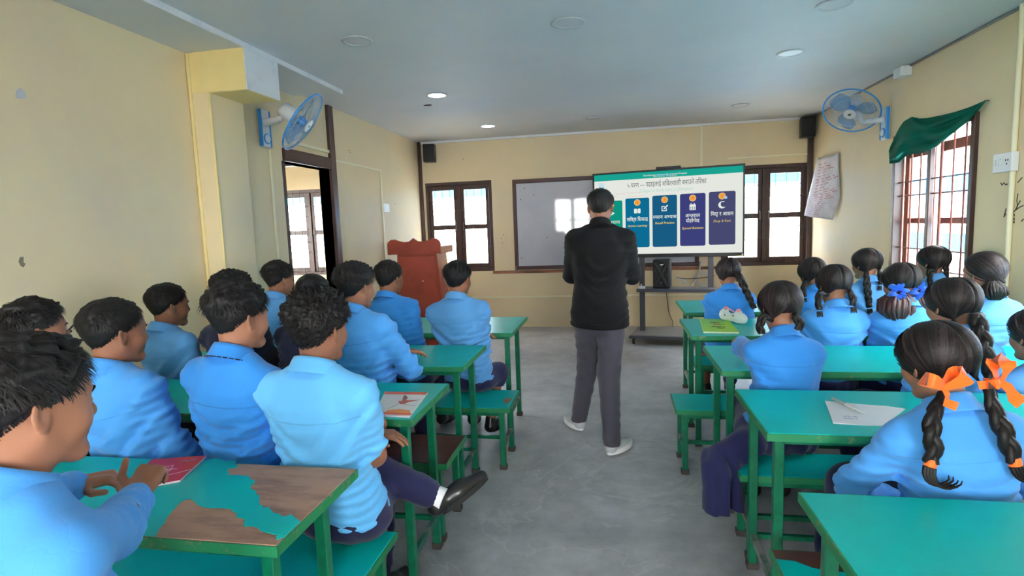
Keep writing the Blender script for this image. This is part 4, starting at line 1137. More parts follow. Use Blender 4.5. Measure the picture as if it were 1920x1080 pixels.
person('boy in blue shirt on the aisle end of the front left bench, one leg folded', GB, H(830, 883, 487, 3.59), (-.99, 3.62), hy=8, hair=BH['neat'], shirt=SHIRTS[3], skin=1, seed=12, hres=.008,
       hands=(A3([-.97, 3.76, .78]), A3([-1.02, 3.78, .82])), elbows=(None, aty(905, 650, 3.60)), hand_dirs=(A3([.9, .2, 0]), A3([-.9, .2, 0])),
       legs=(None, (A3([_k[0] - .01, 3.77, .50]), A3([-.88, 3.74, .16]))))

# ---------------------------------------------------------------- girls on the right
GH = {'part': girl_hair(21), 'tail': girl_hair(22, .017, ((.02, -.115, -.055),), 1100, False), 'nape': girl_hair(23, .016, ((-.064, -.058, -.060), (.064, -.058, -.060)))}
for _q in GH.values(): _q.materials.append(HAIRG)
TIES = {'part': (.058, -.075, -.062), 'nape': (.064, -.058, -.060)}
def braid(P, pts, r, m=HAIRG, root=None, tie=None, tie_m=None, curl=True, name='braid', taper=.62):
    """three strands plaited along a path of world points, a hair tie and a loose end"""
    pts = [np.asarray(p, float) for p in pts]
    if root is not None:
        t = TIES[root[0]]; pts = [P['E'] + P['Rh'] @ np.array([t[0] * root[1], t[1], t[2]])] + pts
    seg = [np.linalg.norm(b - a) for a, b in zip(pts, pts[1:])]; L = sum(seg); cum = np.concatenate([[0], np.cumsum(seg)])
    at = lambda s: np.array([np.interp(s, cum, [p[i] for p in pts]) for i in range(3)])
    period = r * 5.2; n = max(10, int(L / period * 12)); ss = np.linspace(0, L, n)
    C0 = np.array([at(s) for s in ss]); T = np.gradient(C0, axis=0); T /= np.linalg.norm(T, axis=1)[:, None]
    out = np.array([0, -1, .15]); A = np.cross(T, out); A /= np.linalg.norm(A, axis=1)[:, None]; B = np.cross(A, T)
    mb = MB(); O = Vector(P['O'])
    for k in range(3):
        ph = 2 * PI * ss / period + k * 2 * PI / 3; w = r * (1 - (1 - taper) * (ss / L)) * np.clip(.62 + ss / (period * .9) * .38, .62, 1); env = np.clip(ss / (period * .5), .25, 1)
        Q = C0 + A * (np.sin(ph) * w * .52 * env)[:, None] + B * (np.sin(2 * ph) * w * .30 * env)[:, None]
        mb.tube([Vector(q) - O for q in Q], [float(x) * .60 for x in w], 7)
    b = mb.build(name, m, P['root'], 60)
    if tie_m is not None:
        e = C0[-1]; t = T[-1]; mb = MB(); rr = r * taper * .78
        mb.tube([Vector(e - t * .010) - O, Vector(e) - O, Vector(e + t * .010) - O], [rr, rr * 1.12, rr], 12); mb.build('hair_tie', tie_m, b, 50)
    if curl:
        e = C0[-1]; t = T[-1]; a = A[-1]; mb = MB(); w = r * taper
        for k in range(11):
            o = (k - 5) * w * .13; pp = []; lf = .8 + .2 * math.sin(k * 2.3)
            for s in np.linspace(0, 1, 8) * lf:
                ang = s * (3.6 if curl == 'hook' else 1.0)
                q = e + t * (.012 + .042 * math.sin(min(ang, 1.9)) - .02 * max(0, ang - 1.9)) + a * (o * (1 + .5 * s) - (.034 * (1 - math.cos(ang)) if curl == 'hook' else .0)) + B[-1] * .004 * math.sin(k * 2)
                pp.append(Vector(q) - O)
            mb.tube(pp, [w * .30 * (1 - .75 * (i / 7) ** 2) for i in range(8)], 6)
        mb.build('loose_end', m, b, 60)
    return b
ORANGE = mat('orange_ribbon', lin(255, 104, 24), .5, .3, sheen=.2, bump=(60, .1, .002)); BLUER = mat('blue_ribbon', lin(62, 130, 240), .55, .3, sheen=.2)
def bow(P, c, sc, rx, rz, loops, tails):
    """ribbon bow: knot, loops and tails as folded solid strips; directions in the photo's right/up/toward frame"""
    X = CM[0]; Yv = -CM[1]; Zt = -CM[2]; O = P['O']
    r = None
    def strip3(path, w):
        mb = MB(); pv = [c + (X * p[0] + Yv * p[1] + Zt * p[2]) * sc for p in path]
        L = []
        for i, p in enumerate(pv):
            a, b2 = pv[max(i - 1, 0)], pv[min(i + 1, len(pv) - 1)]
            t = unit(b2 - a); s = unit(np.cross(t, Zt + .35 * X * math.sin(i * 1.3)));
            q = s * w[i] * sc; nn = unit(np.cross(s, t)) * .0009
            L.append([mb.bm.verts.new(Vector(v - O)) for v in (p - q - nn, p + q - nn, p + q + nn, p - q + nn)])
        for A_, B_ in zip(L, L[1:]):
            for j in range(4): mb.bm.faces.new((A_[j], A_[(j + 1) % 4], B_[(j + 1) % 4], B_[j]))
        mb.bm.faces.new(L[0][::-1]); mb.bm.faces.new(L[-1])
        return mb
    mb = MB(); bmesh.ops.create_icosphere(mb.bm, subdivisions=2, radius=.011, matrix=Matrix.Translation(Vector(c + Zt * .012 - O)) @ Matrix.Diagonal((1.1, .8, 1, 1)))
    r = mb.build('hair_bow', ORANGE, P['root'], 60)
    for (a, Ln, w) in loops:
        ca, sa = math.cos(a), math.sin(a); path, ww = [], []
        for s in np.linspace(0, 1, 13):
            d = Ln * math.sin(PI * s) ** .8; off = (s - .5) * .5 * Ln
            path.append((ca * d - sa * off * .35, sa * d + ca * off * .35, .014 + .020 * math.sin(2 * PI * s) + .006)); ww.append(w * (.35 + .65 * math.sin(PI * s) ** .6))
        strip3(path, ww).build('loop', ORANGE, r, 70)
    for pts, w in tails:
        strip3([(p[0], p[1], .016 + .010 * math.sin(i * 2.1)) for i, p in enumerate(pts)], [w * (.4 + .6 * min(1, i / 1.5)) for i in range(len(pts))]).build('tail', ORANGE, r, 70)
    return r
R1 = person('girl in the right foreground with two long braids and orange ribbon bows', GG, H(1685, 1835, 600, 1.80, .128), (.98, 1.77), hy=-14, hp=12, hr=-4, ty=-4, fem=True, hair=GH['part'], shirt=SHIRTS[0], skin=0, hres=.0075, seed=21, skirt=True, bulge=.03,
       elbows=(aty(1612, 880, 1.80), A3([1.28, 1.80, .76])))
def pth(*q): return [aty(x, y, d) for x, y, d in q]
braid(R1, pth((1768, 738, 1.675), (1752, 770, 1.645), (1746, 810, 1.620), (1752, 845, 1.612), (1745, 868, 1.608)), .030, tie_m=ORANGE, curl='hook')
braid(R1, pth((1852, 725, 1.675), (1862, 765, 1.655), (1884, 812, 1.630), (1902, 866, 1.615)), .031, tie_m=ORANGE, curl='hook')
bow(R1, aty(1758, 722, 1.635), 1.0, 0, 0, [(2.75, .052, .018), (.55, .062, .022)], [([(0, 0), (.008, -.022), (.016, -.045), (.040, -.055)], .012), ([(0, 0), (.03, .008), (.062, .018)], .014)])
bow(R1, aty(1862, 712, 1.64), 1.0, 0, 0, [(1.5, .055, .020), (3.4, .030, .014)], [([(0, 0), (.02, -.018), (.045, -.042), (.062, -.060)], .018), ([(0, 0), (-.02, -.006), (-.045, -.014)], .012)])
R2 = person('girl half hidden behind the orange bow girl, thick braid falling on her right', GG, H(1733, 1842, 518, 2.70, .128), (1.42, 2.75), hy=-14, hp=6, fem=True, hair=GH['part'], shirt=SHIRTS[0], skin=0, seed=22, skirt=True)
braid(R2, pth((1832, 598, 2.500), (1845, 640, 2.470), (1855, 690, 2.450), (1858, 730, 2.440)), .036, tie_m=None, curl='end', root=('part', 1))
braid(R2, pth((1763, 640, 2.58), (1762, 680, 2.57)), .028, tie_m=None, curl=None, root=('part', -1))
_hem = aty(1360, 940, 2.55)
R3 = person('girl with bunched hair resting her left arm on the desk, navy skirt over bench end', GG, H(1418, 1510, 526, 2.75, .128), (.75, 2.74), hy=-6, hp=12, fem=True, hair=GH['nape'], shirt=SHIRTS[2], skin=0, hres=.008, seed=23, skirt=True, hem_z=aty(1352, 958, 2.55)[2],
       hands=(atz(1372, 628, ZT + .05), None), legs=((A3([.70, 3.10, .49]), A3([.715, 3.06, .11])), (A3([.87, 3.12, .49]), A3([.87, 3.08, .11]))), elbows=(atz(1352, 680, ZT + .09), None), hand_dirs=(A3([.35, .9, -.1]), None), build=.96,
       extra_skirt=[rcone((.60, 2.62, .49), (.455, 2.60, .41), .066, .056, .05), rcone((.455, 2.60, .41), aty(1352, 880, 2.56), .062, .060, .05), rcone(aty(1352, 880, 2.56), aty(1342, 985, 2.53), .058, .050, .05), rcone(aty(1385, 840, 2.62), aty(1385, 980, 2.58), .06, .045, .05), rcone((.60, 2.68, .48), (.45, 2.68, .32), .05, .05, .05)])
braid(R3, pth((1432, 592, 2.640), (1424, 610, 2.630), (1428, 625, 2.630)), .026, curl=None, root=('nape', -1))
braid(R3, pth((1490, 592, 2.640), (1500, 605, 2.630), (1497, 618, 2.630)), .030, curl=None, root=('nape', 1))
R6 = person('girl with two low braids in the second right row, puckered pale shirt', GG, H(1525, 1605, 495, 3.58, .128), (1.26, 3.64), hy=-4, hp=10, fem=True, hair=GH['nape'], shirt=SHIRTS[0], skin=0, seed=24, skirt=True)
braid(R6, pth((1538, 548, 3.480), (1534, 562, 3.470), (1536, 580, 3.460)), .028, curl='end', root=('nape', -1))
braid(R6, pth((1593, 545, 3.480), (1599, 558, 3.470), (1600, 572, 3.460)), .028, curl='end', root=('nape', 1))
R8 = person('girl with two auburn ponytails in blue scrunchies', GG, H(1657, 1725, 491, 3.58, .128), (1.65, 3.64), hy=-8, hp=8, fem=True, hair=GH['part'], shirt=SHIRTS[0], skin=0, seed=25, skirt=True)
def tail(P, path, r, m):
    mb = MB(); rng = random.Random(7); O = Vector(P['O']); pts = [Vector(p) - O for p in path]
    for k in range(70):
        a, q = rng.uniform(0, 6.28), math.sqrt(rng.random()) ; pp = []
        for i, p in enumerate(pts):
            w = r * math.sin(PI * (.12 + .74 * i / (len(pts) - 1)))
            pp.append(p + Vector((math.cos(a) * q * w, math.sin(a) * q * w * .55, rng.uniform(-.004, .004))))
        mb.tube(pp, [r * .17 * math.sin(PI * (.15 + .8 * i / (len(pts) - 1))) for i in range(len(pts))], 6)
    return mb.build('ponytail', m, P['root'], 60)
def scrunchie(P, c, R, m):
    mb = MB(); O = Vector(P['O']); X, Y_, Zt = CM[0], -CM[1], -CM[2]; n = 60; V = []
    for i in range(n):
        a = 2 * PI * i / n; ru = 1 + .28 * math.sin(6 * a)
        ring = []
        for j in range(6):
            b = 2 * PI * j / 6; rr = R * (.62 * ru) + R * .34 * ru * math.cos(b)
            ring.append(mb.bm.verts.new(Vector(c + X * math.cos(a) * rr + Y_ * math.sin(a) * rr + Zt * (R * .42 * math.sin(b) + .010 * math.sin(12 * a))) - O))
        V.append(ring)
    for A_, B_ in zip(V, V[1:] + V[:1]):
        for j in range(6): mb.bm.faces.new((A_[j], A_[(j + 1) % 6], B_[(j + 1) % 6], B_[j]))
    return mb.build('scrunchie', m, P['root'], 60)
tail(R8, pth((1684, 548, 3.520), (1680, 565, 3.500), (1679, 582, 3.490), (1682, 602, 3.490)), .095, HAIRB)
tail(R8, pth((1722, 545, 3.540), (1731, 560, 3.530), (1736, 572, 3.530), (1738, 588, 3.530)), .060, HAIRB)
scrunchie(R8, aty(1684, 548, 3.490), .052, BLUER); scrunchie(R8, aty(1723, 545, 3.510), .048, BLUER)
R10 = person('girl with one low ponytail near the right wall conduit', GG, H(1810, 1882, 472, 3.58, .128), (2.06, 3.64), hy=-16, hp=6, fem=True, hair=GH['tail'], shirt=SHIRTS[3], skin=0, seed=26, skirt=True, build=1.02)
tail(R10, pth((1862, 528, 3.460), (1864, 540, 3.440), (1866, 550, 3.440), (1864, 562, 3.440)), .062, HAIRG)
R4 = person('girl in front right row with a single braid over her right shoulder blade', GG, H(1338, 1394, 482, 4.57, .128), (0.88, 4.61), hy=-2, hp=6, fem=True, hair=GH['part'], shirt=SHIRTS[2], skin=0, seed=27, skirt=False, build=1.05,
       legs=((A3([.725, 4.84, .50]), A3([.75, 4.80, .12])), None))
braid(R4, pth((1384, 512, 4.460), (1394, 535, 4.430), (1404, 556, 4.420), (1414, 578, 4.420)), .033, curl=None, root=('part', 1))
R5 = person('girl in front right row, head tilted behind the two braid girl', GG, H(1498, 1550, 482, 4.57, .128), (1.46, 4.61), hy=-10, hp=8, hr=-6, fem=True, hair=GH['nape'], shirt=SHIRTS[2], skin=0, seed=28)
braid(R5, pth((1509, 528, 4.480), (1506, 540, 4.470), (1508, 556, 4.460)), .028, curl='end', root=('nape', -1))
R7 = person('girl in front right row left of the barred window, long braid down her back', GG, H(1598, 1653, 464, 4.57, .128), (1.83, 4.61), hy=-20, hp=2, fem=True, hair=GH['part'], shirt=SHIRTS[3], skin=0, seed=29)
braid(R7, pth((1624, 512, 4.460), (1626, 540, 4.440), (1630, 576, 4.430)), .032, curl='end', root=('part', -1))
braid(R7, pth((1649, 508, 4.480), (1651, 520, 4.470), (1650, 533, 4.460)), .024, curl='end', root=('part', 1))
R9 = person('girl in front right row silhouetted against the barred window', GG, H(1724, 1776, 459, 4.57, .128), (2.26, 4.61), hy=-26, hp=2, fem=True, hair=GH['part'], shirt=SHIRTS[3], skin=0, seed=30)
braid(R9, pth((1741, 506, 4.480), (1743, 518, 4.460), (1744, 535, 4.460)), .026, curl='end', root=('part', -1))
braid(R9, pth((1772, 500, 4.500), (1774, 510, 4.480), (1775, 520, 4.480)), .022, curl='end', root=('part', 1))
R11 = person('girl cut off by the right edge of the photo behind the orange bows', GG, H(1908, 1990, 575, 2.70, .128), (1.83, 2.74), hy=-10, hp=6, fem=True, hair=GH['part'], shirt=SHIRTS[3], skin=1, seed=31, skirt=True)
# ---------------------------------------------------------------- the man in the aisle
_mp = aty(1125, 355, 3.9)
SNK = SHOE.copy(); SNK.materials.clear(); SNK.materials.append(mat('grey_mesh_shoe', lin(176, 178, 180), .7, .3, bump=(160, .3, .002)))
_sb = MB(); _sb.prism([(.050 * math.cos(a), .05 + .135 * math.sin(a)) for a in np.linspace(0, 2 * PI, 24, endpoint=False)], .032)
bmesh.ops.recalc_face_normals(_sb.bm, faces=_sb.bm.faces); SNS = bpy.data.meshes.new('sole'); _sb.bm.to_mesh(SNS); SNS.materials.append(mat('white_rubber', lin(226, 226, 224), .6))
_ol = (SHOE, SOLE); SHOE, SOLE = SNK, SNS
_la, _ra = atz(1086, 783, .10), atz(1147, 826, .10)
MAN = person('man in black jacket and grey trousers walking up the aisle, seen from behind', None, (_mp[0], _mp[1] + .01, _mp[2] - .128), (-.105, 3.90, .90), hy=4, hp=10, ty=2, hair=BH['neat'], shirt=BLACKJ, skin=1, stand=True,
             hands=(A3([-.17, 4.20, 1.10]), A3([-.02, 4.18, 1.10])), elbows=(A3([-.40, 3.92, 1.06]), A3([.215, 3.90, 1.06])), hand_dirs=(A3([.5, .8, .1]), A3([-.5, .8, .1])), hstyle=('curl', 'curl'),
             legs=((A3([-.20, 4.07, .50]), _la, rotz(.55)), (A3([-.05, 3.86, .49]), _ra, rotz(-.6))), shirt_t0=-.12, shirt_name='jacket', trousers=GREYT, hres=.0085, seed=40, sleeve=1.12, torso_w=1.12, build=1.04, bulge=.012, wr=.45)
SHOE, SOLE = _ol
_P = MAN; _mb = MB(); _pts = []
for a in np.linspace(0, 2 * PI, 40, endpoint=False):
    q = _P['P0'] - _P['u'] * .075 + _P['r'] * math.cos(a) * .186 + _P['f'] * math.sin(a) * .130; _pts.append(Vector(q - _P['O']))
_mb.tube(_pts, .020, 8, closed=True); _mb.build('waistband', BLACKJ, _P['shirt'], 60)

# ---------------------------------------------------------------- whiteboard, ledge, conduits on the front wall
BOARD = mat('glossy_whiteboard', lin(196, 198, 208), .045, .5, vary=(2, lin(186, 188, 200), .4, .7))
wb = empty('whiteboard', (-.14, YF, .86), 0, 'large whiteboard in a dark brown frame, partly behind the screen', 'whiteboard')
bx0, bx1, bz0, bz1 = -1.455, 1.175, .868, 2.195
C('board', MB().box((bx0 + .04, YF - .022, bz0 + .04), (bx1 - .04, YF - .004, bz1 - .04)), BOARD, wb)
fm = MB()
for lo, hi in (((bx0, YF - .035, bz0), (bx1, YF - .001, bz0 + .055)), ((bx0, YF - .035, bz1 - .06), (bx1, YF - .001, bz1)), ((bx0, YF - .035, bz0 + .055), (bx0 + .055, YF - .001, bz1 - .06)), ((bx1 - .055, YF - .035, bz0 + .055), (bx1, YF - .001, bz1 - .06))): fm.box(lo, hi, .006)
C('frame', fm, mat('board_frame', lin(64, 34, 36), .45, .4), wb)
for x in (bx0 + .01, bx1 + .005): C('bracket', MB().box((x - .012, YF - .042, bz0 - .03), (x + .012, YF - .001, bz0 + .06), .002), mat('dull_metal', None), wb)
dot = MB()
for px_, py_ in ((983, 353), (976, 374), (1026, 445), (978, 484), (1000, 365)):
    q = aty(px_, py_, YF - .023); dot.box((q[0] - .006, YF - .0235, q[2] - .008), (q[0] + .006, YF - .0215, q[2] + .006))
C('ink_speck', dot, mat('ink_speck', lin(70, 70, 84), .7), wb)
tag(MB().box((-1.80, YF - .02, .815), (1.42, YF - .0005, .857), .002).build('trim_9', LEDGEW), kind='structure')
tag(MB().box((-2.25, YF - .018, aty(930, 557, YF)[2] - .012), (1.35, YF - .0005, aty(930, 557, YF)[2] + .012), .002).build('trim_10', CONDP), kind='structure')
tag(MB().box((1.195, YF - .016, 2.215), (1.222, YF - .0005, ZC - .03), .002).build('trim_11', CONDP), kind='structure')
tag(MB().box((1.55, YF - .012, 2.325), (XR - .06, YF - .0005, 2.345), .002).build('trim_12', CONDP), kind='structure')
# conduits on the left wall and pillar, right wall
lx_ = XL + .0005
tag(MB().box((lx_, 5.56, 2.262), (XL + .014, 6.76, 2.285), .002).box((lx_, 6.74, .9), (XL + .014, 6.764, 2.285), .002).build('trim_13', CONDP), kind='structure')
tag(MB().box((lx_, 4.41, .4), (XL + .014, 4.435, 2.24), .002).build('trim_14', CONDP), kind='structure')
tag(MB().box((lx_, 4.66, 2.335), (XL + .02, 5.45, 2.365), .002).build('trim_15', CONDP), kind='structure')
tag(MB().tube([(XR - .016, 4.31, ZC), (XR - .016, 4.31, .2)], .016, 10).build('trim_16', CONDP, None, 50), kind='structure')
tag(MB().tube([(XL + .012, 3.545, ZC - .04), (XL + .012, 3.545, .1)], .012, 8).tube([(-2.73, 3.552, 2.5), (-2.73, 3.552, .1)], .009, 8).build('trim_17', CREAM2, None, 50), kind='structure')
SWP = mat('switch_plastic', lin(232, 234, 236), .35, .5); SLOT = mat('socket_hole', lin(40, 40, 42), .6)
sw = empty('switch_board', (XR, 4.40, 1.83), 0, 'white socket and switch box on the right wall conduit', 'switch')
q0, q1 = atx(1876, 289, XR), atx(1910, 320, XR)
C('box', MB().box((XR - .045, q1[1], q1[2]), (XR - .001, q0[1], q0[2]), .006, 2), SWP, sw)
ya, yb = q1[1], q0[1]; zm = (q0[2] + q1[2]) / 2
for k in range(3): C('switch', MB().box((XR - .052, yb - .035 - k * .030, zm - .018), (XR - .044, yb - .016 - k * .030, zm + .022), .002), SWP, sw)
for dy, dz in ((.03, .012), (.052, .012), (.041, -.012)): C('socket_hole', MB().box((XR - .0465, ya + dy, zm + dz - .006), (XR - .0445, ya + dy + .008, zm + dz + .006)), SLOT, sw)
sw = empty('light_switch', (XL, 6.82, 1.81), 0, 'small white switch plate on the left wall beside its conduit', 'switch')
C('plate', MB().box((XL + .001, 6.75, 1.755), (XL + .03, 6.92, 1.865), .005, 2), SWP, sw)
C('rocker', MB().box((XL + .029, 6.79, 1.79), (XL + .036, 6.83, 1.83), .002), mat('rocker_white', lin(250, 250, 250), .3), sw)
jb = empty('junction_box', (XR, 5.78, 2.8), 0, 'white junction box under the ceiling on the right wall', 'box')
C('box', MB().box((XR - .09, 5.70, 2.725), (XR - .001, 5.84, 2.812), .006, 2), SWP, jb)
C('lid', MB().box((XR - .096, 5.705, 2.73), (XR - .088, 5.835, 2.807), .003), SWP, jb)
# marks on the walls
INK = mat('black_marker', lin(40, 38, 36), .7)
wr_ = bpy.data.objects['wall_right']; wl_ = bpy.data.objects['wall_left']
def wall_marks(parent, x, lines, w, nx, name='scribble'):
    mb = MB()
    for ln in lines: mb.strip([Vector(atx(a, b, x)) for a, b in ln], w, (nx, 0, 0), .0012)
    return mb.build(name, INK, parent)
rm = lambda x, y: (1820 + x / 2.7, 100 + y / 2.7)
wall_marks(wr_, XR - .0005, [[rm(152, 655), rm(160, 668), rm(168, 655), rm(178, 666), rm(190, 660)], [rm(238, 655), rm(250, 640), rm(262, 628)], [rm(240, 710), rm(234, 745), rm(238, 775), rm(216, 808)], [rm(232, 782), rm(252, 745)], [rm(226, 795), rm(250, 778), rm(268, 770)], [rm(180, 785), rm(168, 830), rm(178, 812)], [rm(214, 820), rm(222, 814), rm(222, 826)], [rm(213, 838), rm(221, 834), rm(222, 846)], [rm(212, 856), rm(220, 851), rm(222, 860)], [rm(268, 838), rm(256, 852)]], .007, -1)
lm = lambda x, y: (x / 4, 430 + y / 4)
wall_marks(wl_, XL + .0005, [[lm(512, 760), lm(530, 740), lm(552, 716)], [lm(524, 772), lm(538, 758)], [lm(526, 824), lm(545, 830), lm(560, 825), lm(580, 831), lm(605, 829), lm(632, 832)], [lm(530, 830), lm(548, 822), lm(570, 832)]], .010, 1)
wall_marks(wl_, XL + .0005, [[lm(176, 222), lm(160, 222), lm(156, 240), lm(166, 262), lm(184, 272)]], .022, 1, 'stain').data.materials[0] = mat('stain_grey', lin(128, 118, 98), .7)
pp = [atx(28 + a, 165 + b, XL) for a, b in ((0, 18), (2, 6), (9, 0), (17, 8), (21, 18), (10, 20))]
mb = MB(); mb.prism([(p[1], p[2]) for p in pp], .004, Matrix(((0, 0, 1, XL + .0003), (1, 0, 0, 0), (0, 1, 0, 0), (0, 0, 0, 1)))); mb.build('plaster_patch', mat('plaster_grey', lin(188, 190, 200), .8), wl_)
mk = MB()
for px_, py_ in ((888, 425), (893, 432), (944, 440), (940, 447), (942, 455), (868, 298), (655, 282), (657, 286), (741, 383), (779, 326)):
    y = YF - .0008
    if px_ < 780: q = atx(px_, py_, XL + .0008); mk.box((XL, q[1] - .016, q[2] - .004), (XL + .0012, q[1] + .012, q[2] + .004))
    else: q = aty(px_, py_, y); mk.box((q[0] - .005, YF - .0012, q[2] - .013), (q[0] + .005, YF, q[2] + .010))
mk.build('wall_chip', mat('chip_grey', lin(150, 132, 104), .8), bpy.data.objects['wall_front'])

# ---------------------------------------------------------------- ceiling lights
LITE = emit('lamp_glow', (1, .97, .92, 1), 14.0); OFFL = mat('lamp_off', lin(206, 212, 220), .35, .4); RIM = mat('lamp_rim', lin(190, 196, 203), .4, .5)
for i, (a, b, lit) in enumerate(((669, 76, 0), (1066, 42, 0), (819, 178, 1), (915, 236, 1), (1112, 220, 0), (1388, 197, 0), (1482, 99, 0), (1565, 7, 0))):
    q = atz(a, b, ZC)
    lab = {(0): 'unlit round ceiling light nearest the ceiling strip at left', 1: 'unlit round ceiling light at the top centre of the photo', 2: 'lit round ceiling light nearer the door, beside a small dark hole', 3: 'lit round ceiling light close to the front wall at left',
           4: 'unlit round ceiling light in front of the screen', 5: 'unlit round ceiling light near the front right corner', 6: 'unlit round ceiling light in the middle of the right ceiling', 7: 'unlit round ceiling light cut by the top edge of the photo'}[i]
    r = empty('ceiling_light', (q[0], q[1], ZC), 0, lab, 'light', 'round ceiling lights')
    mb = MB(); mb.lathe([(.083, -.0005), (.104, -.0005), (.106, -.006), (.100, -.010), (.086, -.008), (.083, -.0005)], 36, cap=False); mb.build('rim', RIM, r, 60)
    MB().lathe([(.001, -.005), (.086, -.005), (.086, -.001), (.001, -.001)], 32).build('diffuser', LITE if lit else OFFL, r)
q = atz(802, 197, ZC); tag(MB().lathe([(.001, 0), (.045, 0), (.045, -.003), (.001, -.003)], 14, Matrix.Translation((q[0], q[1], ZC)) @ Matrix.Diagonal((1, .6, 1, 1))).build('hole', mat('dark_hole', lin(20, 20, 20), .9), bpy.data.objects['ceiling']))

# ---------------------------------------------------------------- corner loudspeakers
BLK = mat('black_plastic', lin(20, 20, 22), .45, .4); BLKG = mat('speaker_grille', lin(28, 28, 30), .7, .3, bump=(220, .5, .003))
def wall_speaker(c, rz, label):
    r = empty('wall_speaker', c, rz, label, 'speaker', 'black loudspeakers in the front corners')
    MB().box((-.085, -.02, -.13), (.085, .14, .13), .012, 2).build('cabinet', BLK, r)
    MB().box((-.075, -.028, -.12), (.075, -.018, .12), .006, 2).build('grille', BLKG, r)
    MB().box((-.02, .13, -.03), (.02, .19, .03)).build('bracket', BLK, r)
wall_speaker((-2.655, YF - .19, 2.635), .15, 'black loudspeaker high in the front left corner above the window')
wall_speaker((2.515, YF - .19, 2.665), -.15, 'black loudspeaker high in the front right corner above the window')

# ---------------------------------------------------------------- lectern
LEC = mat('reddish_lectern_paint', lin(142, 58, 42), .42, .4, vary=(5, lin(124, 48, 36), .4, .7)); LECS = LEC
lc = empty('lectern', (-2.38, 6.75, 0), 0, 'reddish brown wooden lectern with a scalloped top board', 'lectern')
fx0, fx1, ly = -2.725, -2.052, 6.50
zt0, zt1 = 1.225, 1.42
c0 = (fx0 + fx1) / 2; hw = (fx1 - fx0) / 2
pts = [(-hw, zt0), (hw, zt0)]
top = [(1.0, .62), (.97, .78), (.86, .93), (.72, .95), (.56, .84), (.34, .76), (.16, .80), (.06, .92), (0, 1.0)]
pts += [(hw * a, zt0 + (zt1 - zt0) * b) for a, b in top] + [(-hw * a, zt0 + (zt1 - zt0) * b) for a, b in top[::-1][1:]]
Mxz = Matrix(((1, 0, 0, c0), (0, 0, 1, ly - .03), (0, 1, 0, 0), (0, 0, 0, 1)))
C('scalloped_board', MB().prism(pts, .03, Mxz), LEC, lc)
bm_ = MB()
def frus(mb, b, t):
    (x0, x1, y0, y1, z), (X0, X1, Y0, Y1, Z) = b, t
    vs = [mb.bm.verts.new(v) for v in ((x0, y0, z), (x1, y0, z), (x1, y1, z), (x0, y1, z), (X0, Y0, Z), (X1, Y0, Z), (X1, Y1, Z), (X0, Y1, Z))]
    for f in ((0, 3, 2, 1), (4, 5, 6, 7), (0, 1, 5, 4), (1, 2, 6, 5), (2, 3, 7, 6), (3, 0, 4, 7)): mb.bm.faces.new([vs[i] for i in f])
    return mb
C('body', frus(MB(), (-2.66, -2.02, ly, ly + .46, .08), (-2.615, -2.115, ly, ly + .40, zt0 + .02)), LEC, lc)
C('front_panel', frus(MB(), (-2.63, -2.05, ly - .012, ly, .16), (-2.59, -2.14, ly - .012, ly, zt0 - .03)), LEC, lc)
C('base', MB().box((-2.72, ly - .04, 0), (-1.97, ly + .52, .085), .008), LEC, lc)
C('side_board', MB().box((fx1 - .02, ly - .002, zt0 - .005), (fx1, ly + .50, zt0 + .085), .004), LEC, lc)
C('side_board', MB().box((fx0, ly - .002, zt0 - .005), (fx0 + .02, ly + .50, zt0 + .085), .004), LEC, lc)
C('slanted_top', MB().box((fx0 + .02, ly, zt0 + .03), (fx1 - .02, ly + .50, zt0 + .05)), LEC, lc)
q = aty(793, 527, ly - .013); C('screw', MB().lathe([(.001, 0), (.008, 0), (.008, .004), (.001, .004)], 10, Matrix.Translation((q[0], ly - .0125, q[2])) @ Matrix.Rotation(PI / 2, 4, 'X')), SWP, lc)

# ---------------------------------------------------------------- interactive screen on a trolley
BL, BR_ = aty(1114, 486, 7.30), aty(1396, 478, 6.95)
TL, TR = aty(1112, 328, 7.30), aty(1396, 304, 6.95)
z0 = (BL[2] + BR_[2]) / 2; z1 = (TL[2] + TR[2]) / 2
ux = unit([BR_[0] - BL[0], BR_[1] - BL[1], 0]); TW = float(np.hypot(BR_[0] - BL[0], BR_[1] - BL[1])); TH_ = z1 - z0
un = np.array([ux[1], -ux[0], 0])                       # towards the class
MT = Matrix(((ux[0], 0, un[0], BL[0]), (ux[1], 0, un[1], BL[1]), (0, 1, 0, z0), (0, 0, 0, 1)))   # local: x right, y up, z towards the class
tv = empty('television', (0, 0, 0), 0, 'big black framed screen on a trolley showing a five card lesson slide', 'screen')
tv.matrix_world = MT
def TB(lo, hi, bev=0): return MB().box(lo, hi, bev)
TB((0, 0, -.075), (TW, TH_, -.012), .01).build('housing', BLK, tv)
b_ = MB(); e_ = .022
for lo, hi in (((0, 0, -.02), (TW, .045, .004)), ((0, TH_ - e_, -.02), (TW, TH_, .004)), ((0, .045, -.02), (e_, TH_ - e_, .004)), ((TW - e_, .045, -.02), (TW, TH_ - e_, .004))): b_.box(lo, hi, .003)
b_.build('bezel', BLK, tv)
TB((TW * .44, TH_ - .002, -.04), (TW * .60, TH_ + .028, .012), .006).build('camera_bar', BLK, tv)
def scr(r, g, b, k=.82): return emit('screen_%d_%d_%d' % (r, g, b), lin(r, g, b), k)
sx0, sx1, sy0, sy1 = e_, TW - e_, .045, TH_ - e_
screen = TB((sx0, sy0, -.012), (sx1, sy1, -.002)).build('display', scr(236, 240, 232), tv)
MTI = np.array(MT.inverted()); CP = np.array([0, 0, CAM_H])
def uv(x, y):
    """point of the display (local x, y) seen at photo pixel"""
    d = _ray(x, y); n = un; t = ((BL - CP) @ n) / (d @ n); p = np.append(CP + d * t, 1)
    q = MTI @ p; return q[0], q[1]
